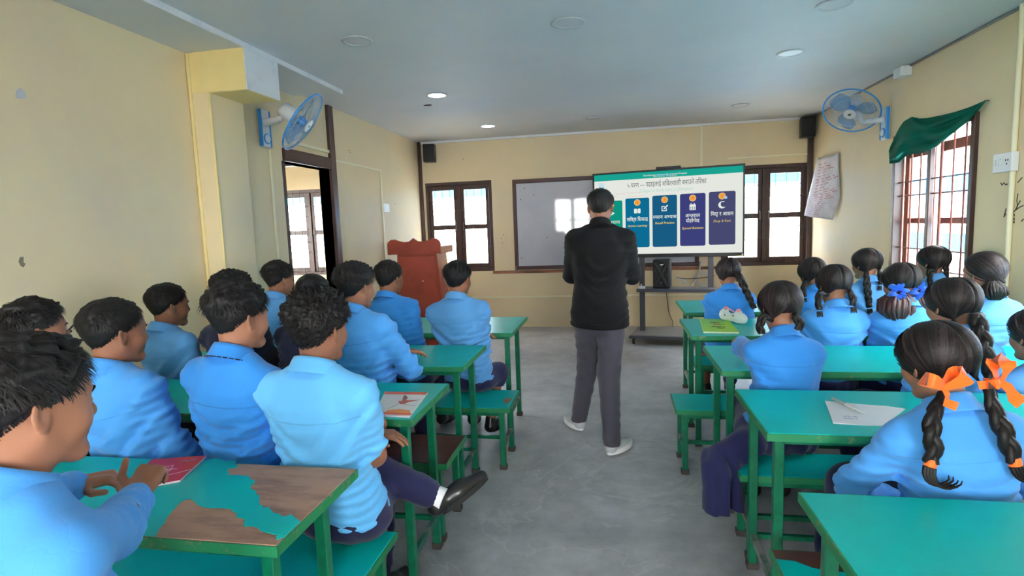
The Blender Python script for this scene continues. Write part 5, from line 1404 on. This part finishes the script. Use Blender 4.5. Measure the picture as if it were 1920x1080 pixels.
s5 = lambda x, y: uv(1100 + x / 6, 300 + y / 6)
def rrect(x0, y0, x1, y1, r, n=6):
    P = []
    for cx, cy, a0 in ((x1 - r, y1 - r, 0), (x0 + r, y1 - r, 90), (x0 + r, y0 + r, 180), (x1 - r, y0 + r, 270)):
        for i in range(n + 1): a = (a0 + 90 * i / n) * D2R; P.append((cx + r * math.cos(a), cy + r * math.sin(a)))
    return P
def flat(name, P, m, z, parent=None, t=.0006): return MB().prism(P, t, Matrix.Translation((0, 0, z))).build(name, m, parent or screen)
hb = (s5(900, 150)[1] + 0) ; hdr = s5(1752, 138)[1]
flat('header_band', [(sx0, hdr), (sx1, hdr), (sx1, sy1), (sx0, sy1)], scr(28, 168, 150), -.002)
def text_mesh(body, size, half=False, shear=0.0, extrude=.0004, bold=0.0):
    c = bpy.data.curves.new('t', 'FONT'); c.body = body; c.size = size; c.shear = shear; c.resolution_u = 2; c.offset = bold
    o = bpy.data.objects.new('t', c); COL.objects.link(o)
    dg = bpy.context.evaluated_depsgraph_get(); me = bpy.data.meshes.new_from_object(o.evaluated_get(dg))
    bpy.data.objects.remove(o); bpy.data.curves.remove(c)
    v = np.zeros(len(me.vertices) * 3, np.float32); me.vertices.foreach_get('co', v); v = v.reshape(-1, 3)
    if half and len(v):
        bm = bmesh.new(); bm.from_mesh(me); x0, x1 = v[:, 0].min(), v[:, 0].max(); cut = x0 + (x1 - x0) * .70
        bmesh.ops.bisect_plane(bm, geom=bm.verts[:] + bm.edges[:] + bm.faces[:], plane_co=(cut, 0, 0), plane_no=(1, 0, 0), clear_outer=True)
        bm.to_mesh(me); bm.free()
    V = np.zeros(len(me.vertices) * 3, np.float32); me.vertices.foreach_get('co', V); V = V.reshape(-1, 3)
    return V, [tuple(p.vertices) for p in me.polygons], me
def text_line(name, tokens, size, cx, cy, m, z, shear=0.0, bold=0.0, width=None):
    """tokens: strings, or ('h', char) for a half consonant; centred on (cx, cy); width squeezes it to that measure"""
    VV, FF, off, x = [], [], 0, 0.0
    ref = text_mesh('क' if any('\u0900' <= ch <= '\u097f' for t in tokens for ch in (t if isinstance(t, str) else t[1])) else 'H', 1.0)[0][:, 0]
    probe = 'क' if any('\u0900' <= ch <= '\u097f' for t in tokens for ch in (t if isinstance(t, str) else t[1])) else 'H'
    for t in tokens:
        h = not isinstance(t, str); body = t[1] if h else t
        V, Fp, _ = text_mesh(body, 1.0, h, shear, bold=bold)
        adv = (V[:, 0].max() - .01) if h else (text_mesh(body + probe, 1.0, bold=0)[0][:, 0].max() - ref.max())
        V = V.copy(); V[:, 0] += x; VV.append(V); FF += [tuple(i + off for i in f) for f in Fp]; off += len(V); x += adv
    V = np.concatenate(VV); w = V[:, 0].max() - V[:, 0].min()
    sx = size if width is None else width / w
    V[:, 0] = (V[:, 0] - (V[:, 0].max() + V[:, 0].min()) / 2) * sx + cx; V[:, 1] = (V[:, 1] - .33) * size + cy; V[:, 2] = z
    me = bpy.data.meshes.new(name); me.from_pydata(V.tolist(), [], FF)
    return mesh_obj(name, me, m, screen)
WHT = scr(238, 244, 236); DKT = scr(74, 84, 92); PALE = scr(176, 222, 208); YLW = scr(240, 214, 110); ORC = scr(250, 168, 74); REDI = scr(236, 150, 140)
px2m = lambda n: n / 6 / F_PX * 7.15 * 1.02
tc = s5(892, 262)
text_line('slide_title', ['५ चरण — पढाइलाई श', 'ि', ('h', 'क'), 'तशाली बनाउने त', 'ि', 'रका'], px2m(72), tc[0], tc[1], DKT, -.0012, width=s5(1337, 235)[0] - s5(450, 290)[0])
tc = s5(886, 335)
text_line('slide_subtitle', ['5 Steps to Study Like a Champion'], px2m(46), tc[0], tc[1], PALE, -.0012, shear=.25, width=s5(1190, 320)[0] - s5(590, 350)[0])
tc = s5(880, 166)
text_line('header_text', ['Dual-direction Academic Development Program'], px2m(24), tc[0], tc[1] + .006, WHT, -.001, bold=.01, width=s5(1125, 150)[0] - s5(635, 185)[0])
text_line('header_text', ['Smart Learning - Strong Future'], px2m(18), tc[0], tc[1] - .012, WHT, -.001, width=s5(1010, 180)[0] - s5(745, 198)[0])
flat('header_mark', rrect(tc[0] - .09, tc[1] - .004, tc[0] + .09, tc[1] + .006, .004), scr(120, 196, 226), -.0009)
rng = random.Random(12)
for (x0, x1, yy, n) in ((310, 430, 385, 26), (450, 610, 372, 30), (470, 640, 412, 26), (300, 340, 415, 8)):
    mb = MB(); a, b2 = s5(x0, yy), s5(x1, yy - (x1 - x0) * .055)
    mb.strip([(a[0] + (b2[0] - a[0]) * i / n, a[1] + (b2[1] - a[1]) * i / n + rng.uniform(-.007, .007), -.0014) for i in range(n + 1)], .0022, (0, 0, 1), .0004)
    mb.build('red_handwriting', REDI, screen)
a, b2 = s5(132, 262), s5(200, 335)
flat('corner_icon', rrect(a[0], b2[1], b2[0], a[1], .01), scr(206, 232, 246), -.0016)
for k, c_ in enumerate((scr(200, 40, 90), scr(40, 190, 200))):
    q = s5(150 + 32 * k, 314); flat('icon_dot', [(q[0] + .010 * math.cos(t), q[1] + .010 * math.sin(t)) for t in np.linspace(0, 2 * PI, 14, endpoint=False)], c_, -.0010)
CARDS = [(150, 405, 460, 1000, (16, 160, 138), None), (438, 706, 428, 982, (14, 118, 160), 'book'), (740, 1017, 396, 976, (28, 100, 142), 'edit'), (1050, 1337, 376, 966, (66, 70, 134), 'calendar'), (1374, 1674, 352, 952, (78, 80, 122), 'moon')]
def disc(c, r, n=22): return [(c[0] + r * math.cos(t), c[1] + r * math.sin(t)) for t in np.linspace(0, 2 * PI, n, endpoint=False)]
for i, (xa, xb, yt, ybm, rgb, ic) in enumerate(CARDS):
    xm = (xa + xb) / 2; ym = (yt + ybm) / 2
    x0, x1 = s5(xa, ym)[0], s5(xb, ym)[0]; y1_, y0_ = s5(xm, yt)[1], s5(xm, ybm)[1]
    flat('card', rrect(x0, y0_, x1, y1_, .022), scr(*rgb, .74), -.0016)
    xc = (x0 + x1) / 2; yc = y1_ - .055 if i else y1_ - .05
    if i == 4: xc_ = xc - .004
    flat('number_disc', disc((xc, yc), .0395), scr(252, 226, 190), -.0012); flat('number_disc', disc((xc, yc), .036), ORC, -.0009)
    text_line('card_number', ['%d' % (i + 1)], .03, xc, yc, scr(120, 80, 40), -.0001)
    yi = y1_ - .158; z = -.0010
    if ic == 'book':
        for s in (-1, 1): flat('icon', [(xc + s * .003, yi - .026), (xc + s * .020, yi - .032), (xc + s * .040, yi - .026), (xc + s * .040, yi + .024), (xc + s * .022, yi + .030), (xc + s * .003, yi + .022)][::s], WHT, z)
    elif ic == 'edit':
        for lo, hi in (((-.036, -.034), (.026, -.024)), ((-.036, -.024), (-.026, .028)), ((-.026, .018), (.002, .028)), ((.016, -.024), (.026, .0))): flat('icon', [(xc + lo[0], yi + lo[1]), (xc + hi[0], yi + lo[1]), (xc + hi[0], yi + hi[1]), (xc + lo[0], yi + hi[1])], WHT, z)
        flat('icon', [(xc - .012, yi - .012), (xc + .0, yi - .010), (xc + .042, yi + .030), (xc + .032, yi + .042), (xc - .010, yi + .002)], WHT, z + .0006)
    elif ic == 'calendar':
        flat('icon', rrect(xc - .036, yi - .040, xc + .036, yi + .028, .006), WHT, z)
        for s in (-.018, .018): flat('icon', rrect(xc + s - .005, yi + .028, xc + s + .005, yi + .044, .003), WHT, z)
        for gx in (-.022, 0, .022):
            for gy in (-.026, -.006): flat('icon', [(xc + gx - .005, yi + gy - .005), (xc + gx + .005, yi + gy - .005), (xc + gx + .005, yi + gy + .005), (xc + gx - .005, yi + gy + .005)], scr(*rgb, .74), z + .0007)
    elif ic == 'moon':
        P = [(xc + .042 * math.cos(t), yi + .042 * math.sin(t)) for t in np.linspace(.9, 2 * PI - .55, 18)]
        P += [(xc + .018 + .034 * math.cos(t), yi + .008 + .034 * math.sin(t)) for t in np.linspace(2 * PI - 1.15, .9 + .45, 14)]
        flat('icon', P, WHT, z); flat('pointer', rrect(xc + .022, yc - .034, xc + .056, yc - .004, .008), scr(170, 214, 240), -.0004)
    else:
        flat('icon', [(xc - .05, yi), (xc, yi + .025), (xc + .05, yi), (xc, yi - .025)], WHT, z); flat('icon', disc((xc, yi), .014), scr(*rgb), z + .0007)
    w = x1 - x0
    if i == 0: text_line('card_title', ['ज', ('h', 'ग'), 'याण'], .06, xc + .03, y1_ - .27, WHT, -.0009)
    if i == 1: text_line('card_title', ['स', 'ि', 'क्', 'य ', 'ि', 'सकाइ'], .062, xc, y1_ - .262, WHT, -.0009, bold=.012, width=w * .88); text_line('card_subtitle', ['Active Learning'], .040, xc, y1_ - .342, YLW, -.0009, .2, .008, w * .82)
    if i == 2: text_line('card_title', [('h', 'स'), 'मरण अ', ('h', 'भ'), 'यास'], .060, xc, y1_ - .262, WHT, -.0009, bold=.012, width=w * .96); text_line('card_subtitle', ['Recall Practice'], .040, xc, y1_ - .335, YLW, -.0009, .2, .008, w * .78)
    if i == 3:
        text_line('card_title', ['अ', ('h', 'न'), 'तराल'], .058, xc, y1_ - .262, WHT, -.0009, bold=.012, width=w * .58); text_line('card_title', ['दोहो', 'ये', 'ाइ'], .058, xc, y1_ - .322, WHT, -.0009, bold=.012, width=w * .54)
        text_line('card_subtitle', ['Spaced Revision'], .040, xc, y1_ - .412, YLW, -.0009, .2, .008, w * .84)
    if i == 4: text_line('card_title', ['ि', 'नद्', 'ा र आराम'], .060, xc, y1_ - .262, WHT, -.0009, bold=.012, width=w * .86); text_line('card_subtitle', ['Sleep & Rest'], .040, xc, y1_ - .345, scr(214, 190, 120), -.0009, .2, .008, w * .66)
# trolley: two posts, shelf, base plate, castors (parts of the screen's stand)
STEEL = mat('dark_grey_steel', lin(66, 66, 74), .45, .45, .2); SHELF = mat('shelf_grey', lin(120, 118, 118), .5, .4)
def toL(p): q = MT.inverted() @ Vector(p); return q
yS = .0
xp = [toL(aty(1203, 560, 7.22))[0], toL(aty(1332, 520, 7.0))[0]]
for x in xp: TB((x - .032, -(z0 - .12), -.13), (x + .032, .35, -.076), .004).build('post', STEEL, tv)
hs_ = aty(1205, 541, 7.1)[2] - z0
sh = TB((xp[0] - .03, hs_ - .03, -.17), (xp[1] + .06, hs_, .17), .004).build('shelf', SHELF, tv)
TB((xp[0] - .03, hs_ - .034, .165), (xp[1] + .06, hs_ + .004, .178), .003).build('shelf_lip', STEEL, sh)
base = TB((xp[0] - .11, -(z0 - .085), -.34), (xp[1] + .11, -(z0 - .125), .22), .012).build('base_plate', SHELF, tv)
TB((xp[0] - .12, -(z0 - .080), .21), (xp[1] + .12, -(z0 - .118), .235), .006).build('base_edge', STEEL, base)
CAS = mat('castor_white', lin(210, 210, 212), .4)
for x in (xp[0] - .07, xp[1] + .07):
    for z in (.17, -.29):
        cst = MB().lathe([(.002, -.014), (.036, -.014), (.038, -.008), (.038, .008), (.036, .014), (.002, .014)], 18, Matrix.Translation((x, -(z0 - .0385), z)) @ Matrix.Rotation(PI / 2, 4, 'Y')).build('castor', BLK, tv, 50)
        MB().lathe([(.002, -.016), (.018, -.016), (.018, .016), (.002, .016)], 14, Matrix.Translation((x, -(z0 - .0385), z)) @ Matrix.Rotation(PI / 2, 4, 'Y')).build('hub', CAS, cst, 50)
        TB((x - .022, -(z0 - .075), z - .02), (x + .022, -(z0 - .088), z + .02)).build('castor_fork', STEEL, cst)
TB((TW - .03, .012, .003), (TW - .012, .030, .008)).build('sticker', SWP, tv)
# party loudspeaker on the shelf
S0 = MT @ Vector((0, hs_, 0)); zs = z0 + hs_ + .002
la, lb = toL(aty(1226, 538, 7.15)), toL(aty(1258, 538, 7.12))
lw = lb[0] - la[0]; lhh = aty(1240, 486, 7.12)[2] - zs
sp = empty('party_speaker', (0, 0, 0), 0, 'black loudspeaker with crossed front bars on the trolley shelf', 'speaker')
sp.matrix_world = MT @ Matrix.Translation((la[0], hs_ + .002, 0))
MB().box((0, 0, -.12), (lw, lhh, .10), .018, 2).build('cabinet', BLK, sp)
for zc in (.30, .70):
    MB().lathe([(.004, .0), (.028, .004), (.072, .016), (.080, .020), (.084, .012), (.084, 0)], 26, Matrix.Translation((lw / 2, lhh * zc, .099))).build('woofer', BLKG, sp, 50)
for a, b2 in (((.02, .02), (lw - .02, lhh - .03)), ((lw - .02, .02), (.02, lhh - .03))):
    d_ = Vector((b2[0] - a[0], b2[1] - a[1], 0)); ang = math.atan2(d_.y, d_.x)
    MB().box((0, -.022, 0), (d_.length, .022, .024), .008, 1, Matrix.Translation((a[0], a[1], .100)) @ Matrix.Rotation(ang, 4, 'Z')).build('front_bar', BLK, sp)
flat_ = MB().prism([(lw * .42, lhh * .82), (lw * .56, lhh * .80), (lw * .72, lhh * .87), (lw * .60, lhh * .85), (lw * .5, lhh * .86)], .002, Matrix.Translation((0, 0, .126))).build('logo', SWP, sp)
MB().prism([(lw * .45, lhh * .20), (lw * .57, lhh * .20), (lw * .57, lhh * .235), (lw * .45, lhh * .235)], .002, Matrix.Translation((0, 0, .126))).build('logo', mat('dull_metal', None), sp)
ad = empty('power_adapter', (0, 0, 0), 0, 'white power adapter at the left end of the trolley shelf', 'adapter')
ad.matrix_world = MT @ Matrix.Translation((xp[0] - .005, hs_ + .005, .10))
MB().box((0, 0, 0), (.075, .03, .05), .005, 2).build('body', SWP, ad); MB().box((.02, .03, .01), (.032, .055, .03), .002).build('plug', SWP, ad)
def cable(name, pts, r, m, label, cat='cable', n=40):
    pts = [np.asarray(p, float) for p in pts]; out = []
    for i in range(len(pts) - 1):
        p0, p1, p2, p3 = pts[max(i - 1, 0)], pts[i], pts[i + 1], pts[min(i + 2, len(pts) - 1)]
        for t in np.linspace(0, 1, max(3, n // len(pts)), endpoint=False):
            out.append(.5 * ((2 * p1) + (-p0 + p2) * t + (2 * p0 - 5 * p1 + 4 * p2 - p3) * t * t + (-p0 + 3 * p1 - 3 * p2 + p3) * t ** 3))
    out.append(pts[-1])
    return tag(MB().tube(out, r, 6).build(name, m, None, 60), label, cat)
CBW = mat('cable_white', lin(206, 204, 198), .5); CBK = mat('cable_black', lin(44, 42, 42), .5)
kk = lambda x, y, d=YF - .012: aty(1160 + x / 5.4, 460 + y / 5.4, d)
cable('hanging_cable', [aty(1249, 545, 7.25), aty(1250, 556, 7.9), aty(1252, 570, 8.15), kk(510, 680, YF - .03), kk(545, 770, YF - .03), kk(548, 828, YF - .03)], .005, CBK, 'thin black cable hanging down the wall below the trolley shelf')
cable('white_cable', [kk(832, 150, 8.16), kk(826, 210, 8.16), kk(800, 300, 8.12), kk(750, 400, 7.9), kk(735, 402, 7.3)], .010, CBW, 'white cable dropping from the whiteboard to the trolley shelf')
cable('black_cable', [kk(590, 325, 7.35), kk(700, 338, 7.7), kk(880, 325, 8.1), kk(970, 305)], .006, CBK, 'black cable running right from the loudspeaker to the wall')
cable('tangled_cable', [kk(575, 330, 7.2), kk(640, 350, 7.3), kk(600, 390, 7.25), kk(660, 345, 7.3), kk(690, 400, 7.2), kk(640, 345, 7.25), kk(715, 405, 7.2)], .005, CBW, 'tangle of pale cables on the shelf beside the loudspeaker', n=80)
cc_ = kk(850, 340, YF - .03); mb = MB()
for k in range(4): mb.tube([Vector((cc_[0] + (.105 - .012 * k) * math.cos(t), YF - .02 - .012 * (k % 2), cc_[2] + (.105 - .012 * k) * math.sin(t))) for t in np.linspace(0, 2 * PI, 36, endpoint=False)], .007, 6, closed=True)
tag(mb.build('coiled_cable', CBW, None, 60), 'pale coil of cable hanging on the wall behind the trolley', 'cable')
cable('leaning_cable', [kk(255, 220), kk(345, 250), kk(352, 255)], .006, CBK, 'short dark wire on the wall left of the loudspeaker')

# ---------------------------------------------------------------- wall fans
FWH = mat('fan_white', lin(214, 218, 224), .35, .5); FBL = mat('fan_blue', lin(36, 130, 205), .35, .5)
FWR = mat('fan_wire', lin(150, 175, 200), .35, .5); 
def blade_mat():
    m = bpy.data.materials.new('translucent_blue_blade'); m.use_nodes = True; nt = m.node_tree; b = nt.nodes['Principled BSDF']
    b.inputs['Base Color'].default_value = lin(110, 165, 215); b.inputs['Roughness'].default_value = .25; b.inputs['Alpha'].default_value = .5
    return m
FBM = blade_mat()
def wall_fan(hub, nrm, plate, wall_n, label, R=.235):
    nrm = unit(nrm); hub = np.asarray(hub, float)
    r = empty('wall_fan', tuple(plate), 0, label, 'fan', 'white and blue fans on the side walls')
    xa = unit(np.cross([0, 0, 1.], nrm)); yb = np.cross(nrm, xa)
    M = mat4(np.stack([xa, yb, nrm], 1), hub)                    # local z = the way the fan blows
    wn = unit(wall_n)
    # wall plate
    py = np.cross([0, 0, 1.], wn); MP = mat4(np.stack([py, np.array([0, 0, 1.]), wn], 1), plate)
    pl = C('base_plate', MB().box((-.060, -.155, .001), (.060, .155, .040), .018, 3, MP), FWH, r, 50)
    o = MB().box((-.066, -.150, .012), (-.052, .150, .046), .008, 2, MP).build('blue_trim', FBL, pl)
    o = MB().box((.052, -.150, .012), (.066, .150, .046), .008, 2, MP).build('blue_trim', FBL, pl)
    o = MB().lathe([(.001, .0), (.034, 0), (.034, .012), (.026, .018), (.001, .018)], 22, MP @ Matrix.Translation((0, -.085, .04))).build('dial', FWH, pl, 50)
    MB().lathe([(.034, .0), (.043, 0), (.043, .008), (.034, .008)], 24, MP @ Matrix.Translation((0, -.085, .04)), cap=False).build('dial_ring', FBL, pl, 50)
    back = hub - nrm * .15
    a0 = np.asarray(plate) + wn * .03 + np.array([0, 0, .045]); a1 = np.array([back[0], back[1], a0[2]]) * .75 + a0 * .25
    C('arm', MB().tube([a0, (a0 * .4 + a1 * .6), a1], [.034, .028, .022], 12), FWH, r, 50)
    C('neck', MB().tube([a1, back + np.array([0, 0, -.02]), back + nrm * .03], [.020, .024, .026], 10), FWH, r, 50)
    C('motor_housing', MB().lathe([(.002, -.20), (.045, -.195), (.062, -.17), (.070, -.10), (.070, -.07), (.04, -.065), (.002, -.065)], 24, M), FWH, r, 50)
    # cage: wires in front and behind, joined
    cg = MB()
    for side, dep in ((1, .055), (-1, -.055)):
        for k in range(72):
            a = 2 * PI * k / 72; ca, sa = math.cos(a), math.sin(a); r0 = .055 if side > 0 else .07
            cg.tube([M @ Vector((ca * q, sa * q, dep * (1 - (q / R) ** 2.6) )) for q in np.linspace(r0, R, 5)], .0011, 3, cap=False)
        for q in ((.62, .82) if side > 0 else (.7,)): cg.tube([M @ Vector((R * q * math.cos(t), R * q * math.sin(t), dep * (1 - q ** 2.6))) for t in np.linspace(0, 2 * PI, 40, endpoint=False)], .0018, 4, closed=True)
    cage = C('cage', cg, FWR, r); cage['kind'] = 'stuff'
    C('rim', MB().tube([M @ Vector((R * math.cos(t), R * math.sin(t), 0)) for t in np.linspace(0, 2 * PI, 56, endpoint=False)], .0075, 8, closed=True), FBL, r, 60)
    h = C('hub', MB().lathe([(.002, .058), (.040, .058), (.055, .054), (.056, .048), (.002, .046)], 28, M), FWH, r, 50)
    MB().prism([(-.020, -.010), (.008, -.010), (.020, .010), (-.008, .010)], .002, M @ Matrix.Translation((0, 0, .058))).build('emblem', BLK, h)
    C('spinner', MB().lathe([(.002, .03), (.03, .028), (.038, .0), (.038, -.04), (.002, -.045)], 20, M), FBL, r, 50)
    for k in range(3):
        b_ = MB(); V = []
        for i, q in enumerate(np.linspace(.034, R * .86, 7)):
            wd = .42 + .75 * math.sin(PI * min(1, (i + 1.2) / 7.4)); row = []
            for j in range(5):
                a = 2 * PI * k / 3 + wd * (j / 4 - .5) * 1.15; row.append((q * math.cos(a), q * math.sin(a), (j / 4 - .5) * .05 * (1 - .3 * i / 6)))
            V.append([b_.bm.verts.new(M @ Vector(p)) for p in row])
        for A_, B_ in zip(V, V[1:]):
            for j in range(4): b_.bm.faces.new((A_[j], A_[j + 1], B_[j + 1], B_[j]))
        o = C('blade', b_, FBM, r, 60); md = o.modifiers.new('Solidify', 'SOLIDIFY'); md.thickness = .002
    kb = hub - nrm * .16; C('cord_knob', MB().tube([kb - np.array([0, 0, .06]), kb - np.array([0, 0, .16]), kb - np.array([0, 0, .19])], [.003, .003, .012], 8), FWH, r, 50)
    return r
wall_fan(atx(1596, 208, 2.33), (-.45, -.53, -.70), (XR - .001, 6.12, 2.375), (-1, 0, 0), 'wall fan on the right wall above the green curtain, facing the camera', .255)
wall_fan(atx(568, 229, -2.44), (.78, .22, -.60), (XL + .001, 4.35, 2.405), (1, 0, 0), 'wall fan on the left wall by the door, tilted down', .255)
# ---------------------------------------------------------------- green curtain over the barred window
CUR = mat('green_curtain', lin(0, 74, 62), .85, .08, sheen=.0, bump=(260, .12, .001))
cw = lambda x, y, d=0: atx(x, y, XR - .05 - d)
c3 = lambda x, y: (1640 + x / 3.6, 180 + y / 3.6)
top_ = [c3(*p) for p in ((745, 30), (640, 75), (540, 108), (460, 128), (350, 150), (300, 152), (250, 140), (195, 172), (165, 215), (130, 285), (105, 340), (95, 370))]
bot_ = [c3(*p) for p in ((748, 34), (690, 110), (620, 180), (540, 245), (470, 300), (420, 340), (370, 365), (310, 388), (250, 392), (205, 410), (160, 450), (100, 458))]
NU, NV = 80, 34
U = np.linspace(0, len(top_) - 1, NU); ti = np.array(top_); bi = np.array(bot_)
tp = np.stack([np.interp(U, range(len(ti)), ti[:, k]) for k in (0, 1)], 1); bp_ = np.stack([np.interp(U, range(len(bi)), bi[:, k]) for k in (0, 1)], 1)
V = []
for i in range(NU):
    s = i / (NU - 1); fat = min(1, s * 3.2) * (1 - .25 * max(0, s - .85) / .15)
    for j in range(NV):
        v = j / (NV - 1); p = tp[i] * (1 - v) + bp_[i] * v
        fold = math.sin(v * 9.5 - s * 5.5 + 1.0) * .5 + .35 * math.sin(v * 17 + s * 9) + .25 * math.sin(s * 26 + v * 6)
        d = fat * (.050 * math.sin(PI * v) + .042 * fold * math.sin(PI * (v * .9 + .05)))
        V.append(atx(p[0], p[1], XR - .045 - d))
I = np.arange(NU * NV).reshape(NU, NV); F_ = np.stack([I[:-1, :-1], I[1:, :-1], I[1:, 1:], I[:-1, 1:]], -1).reshape(-1, 4)
me = np_mesh('curtain', V, F_); cu_ = mesh_obj('curtain', me, CUR, None, True); md = cu_.modifiers.new('Solidify', 'SOLIDIFY'); md.thickness = .006
tag(cu_, 'green curtain bunched and pulled aside over the barred window', 'curtain')
hk = MB(); a_, b_ = atx(1846, 189, XR - .03), atx(1712, 222, XR - .03); hk.tube([Vector(a_), Vector((XR - .001, a_[1], a_[2]))], .005, 6); hk.tube([Vector(b_), Vector((XR - .001, b_[1], b_[2]))], .005, 6)
hk.build('hook', mat('dull_metal', None), cu_)
# ---------------------------------------------------------------- paper chart with red handwriting
PCH = mat('chart_paper', lin(214, 208, 210), .75, .2, vary=(9, lin(190, 184, 188), .45, .7))
q6 = lambda x, y: (1500 + x / 7.71, 280 + y / 7.71)
cTL, cTR, cBR, cBL = atx(*q6(262, 120), XR - .03), atx(*q6(560, 40), XR - .012), atx(*q6(470, 1020), XR - .04), atx(*q6(60, 960), XR - .19)
cMR, cML = atx(*q6(575, 690), XR - .02), atx(*q6(130, 660), XR - .12)
def chart(u, v):
    """u 0..1 left to right, v 0 top..1 bottom"""
    Lp = (cTL * (1 - v * 2) + cML * v * 2) if v < .5 else (cML * (2 - 2 * v) + cBL * (2 * v - 1))
    Rp = (cTR * (1 - v * 1.5) + cMR * v * 1.5) if v < .667 else (cMR * (3 - 3 * v) + cBR * (3 * v - 2))
    p = Lp * (1 - u) + Rp * u
    return p + np.array([-.010 * math.sin(PI * u) * (1 + math.sin(v * 7 + u * 4)) - .004 * math.sin(u * 14 + v * 3), 0, -.018 * math.sin(PI * u) * (1 - v)])
N1, N2 = 16, 24
V = [chart(i / (N1 - 1), j / (N2 - 1)) for i in range(N1) for j in range(N2)]
I = np.arange(N1 * N2).reshape(N1, N2); F_ = np.stack([I[:-1, :-1], I[1:, :-1], I[1:, 1:], I[:-1, 1:]], -1).reshape(-1, 4)
ch = mesh_obj('paper_chart', np_mesh('paper_chart', V, F_), PCH, None, True); ch.modifiers.new('Solidify', 'SOLIDIFY').thickness = .0012
tag(ch, 'crumpled paper chart with red handwriting hanging in the front right corner', 'poster')
REDK = mat('red_marker', lin(176, 74, 78), .7); rng = random.Random(4); mb = MB()
def nrm_at(u, v): a = chart(u + .01, v) - chart(u, v); b = chart(u, v + .01) - chart(u, v); n = unit(np.cross(a, b)); return n if n[1] < 0 or n[0] < 0 else -n
for k in range(21):
    v = .10 + k * .042; u = .16 + rng.uniform(0, .06); end = rng.choice([.55, .7, .82]) if k < 15 else rng.choice([.5, .62])
    while u < end:
        wl = rng.uniform(.10, .2); n_ = 9
        P = []
        for i in range(n_): uu = u + wl * i / n_; P.append(Vector(chart(uu, v + rng.uniform(-.010, .010)) + nrm_at(uu, v) * .0025))
        mb.strip(P, .007 if k < 14 else .0045, tuple(nrm_at(u, v)), .0006); u += wl + .045
mb.build('handwriting', REDK, ch)
# ---------------------------------------------------------------- white plush pencil case
PLW = mat('white_plush', lin(214, 222, 214), .95, .1, sheen=.5, bump=(220, .5, .003)); PNK = mat('pink_plush', lin(226, 150, 160), .9, .1, sheen=.4)
pc = atz(1373, 606, ZT); pl_o = empty('plush_case', (pc[0], pc[1], ZT), 0, 'white plush pencil case with two animal faces and pink ears', 'pencil case')
pv = lambda x, y, d=0: aty(1240 + x / 4.5, 540 + y / 4.5, pc[1] + d) - np.array([pc[0], pc[1], ZT])
PR = [ellip(pv(532, 222, .02), (.036, .040, .040), k=.012), ellip(pv(520, 236, -.012), (.024, .026, .022), k=.015), ellip(pv(652, 248, -.01), (.042, .042, .042), k=.012), ellip(pv(690, 262, -.03), (.030, .034, .034), k=.015), ellip(pv(625, 240, -.025), (.026, .028, .026), k=.012), ellip(pv(590, 246, .012), (.046, .036, .030), k=.014)]
for x, y, d in ((545, 176, 0), (652, 198, -.01)): PR.append(ellip(pv(x, y + 4, d + .006), (.022, .014, .018), k=.01))
def pfloor(D, ax): return np.maximum(D, .001 - ax[2][None, None, :] + 0 * D)
V, F = sdf_arrays(PR, .005, pfloor); mesh_obj('body', np_mesh('body', V, F), PLW, pl_o, True)
for x, y, d in ((545, 168, 0), (652, 188, -.01)):
    V, F = sdf_arrays([ellip(pv(x, y + 2, d - .006), (.017, .009, .014), k=.01)], .003); mesh_obj('ear', np_mesh('ear', V, F), PNK, pl_o, True)
for x, y, d in ((535, 228, -.046), (606, 234, -.046)): mb = MB(); bmesh.ops.create_icosphere(mb.bm, subdivisions=2, radius=.005, matrix=Matrix.Translation(Vector(pv(x, y, d)))); mb.build('eye', BLK, pl_o)
MB().tube([Vector(pv(575, 178, 0)), Vector(pv(595, 190, -.015)), Vector(pv(615, 200, -.02))], .006, 6).build('bow', PNK, pl_o)
# ---------------------------------------------------------------- white sock on the crossed leg
_l = L6['lg'][-1]; _a = unit(_l[1] - _l[2]); _o = Vector(L6['O'])
MB().tube([Vector(_l[2] - _a * .045) - _o, Vector(_l[2] + _a * .0) - _o, Vector(_l[2] + _a * .05) - _o], [.044, .042, .041], 14).build('sock', SOCK, L6['root'], 60)
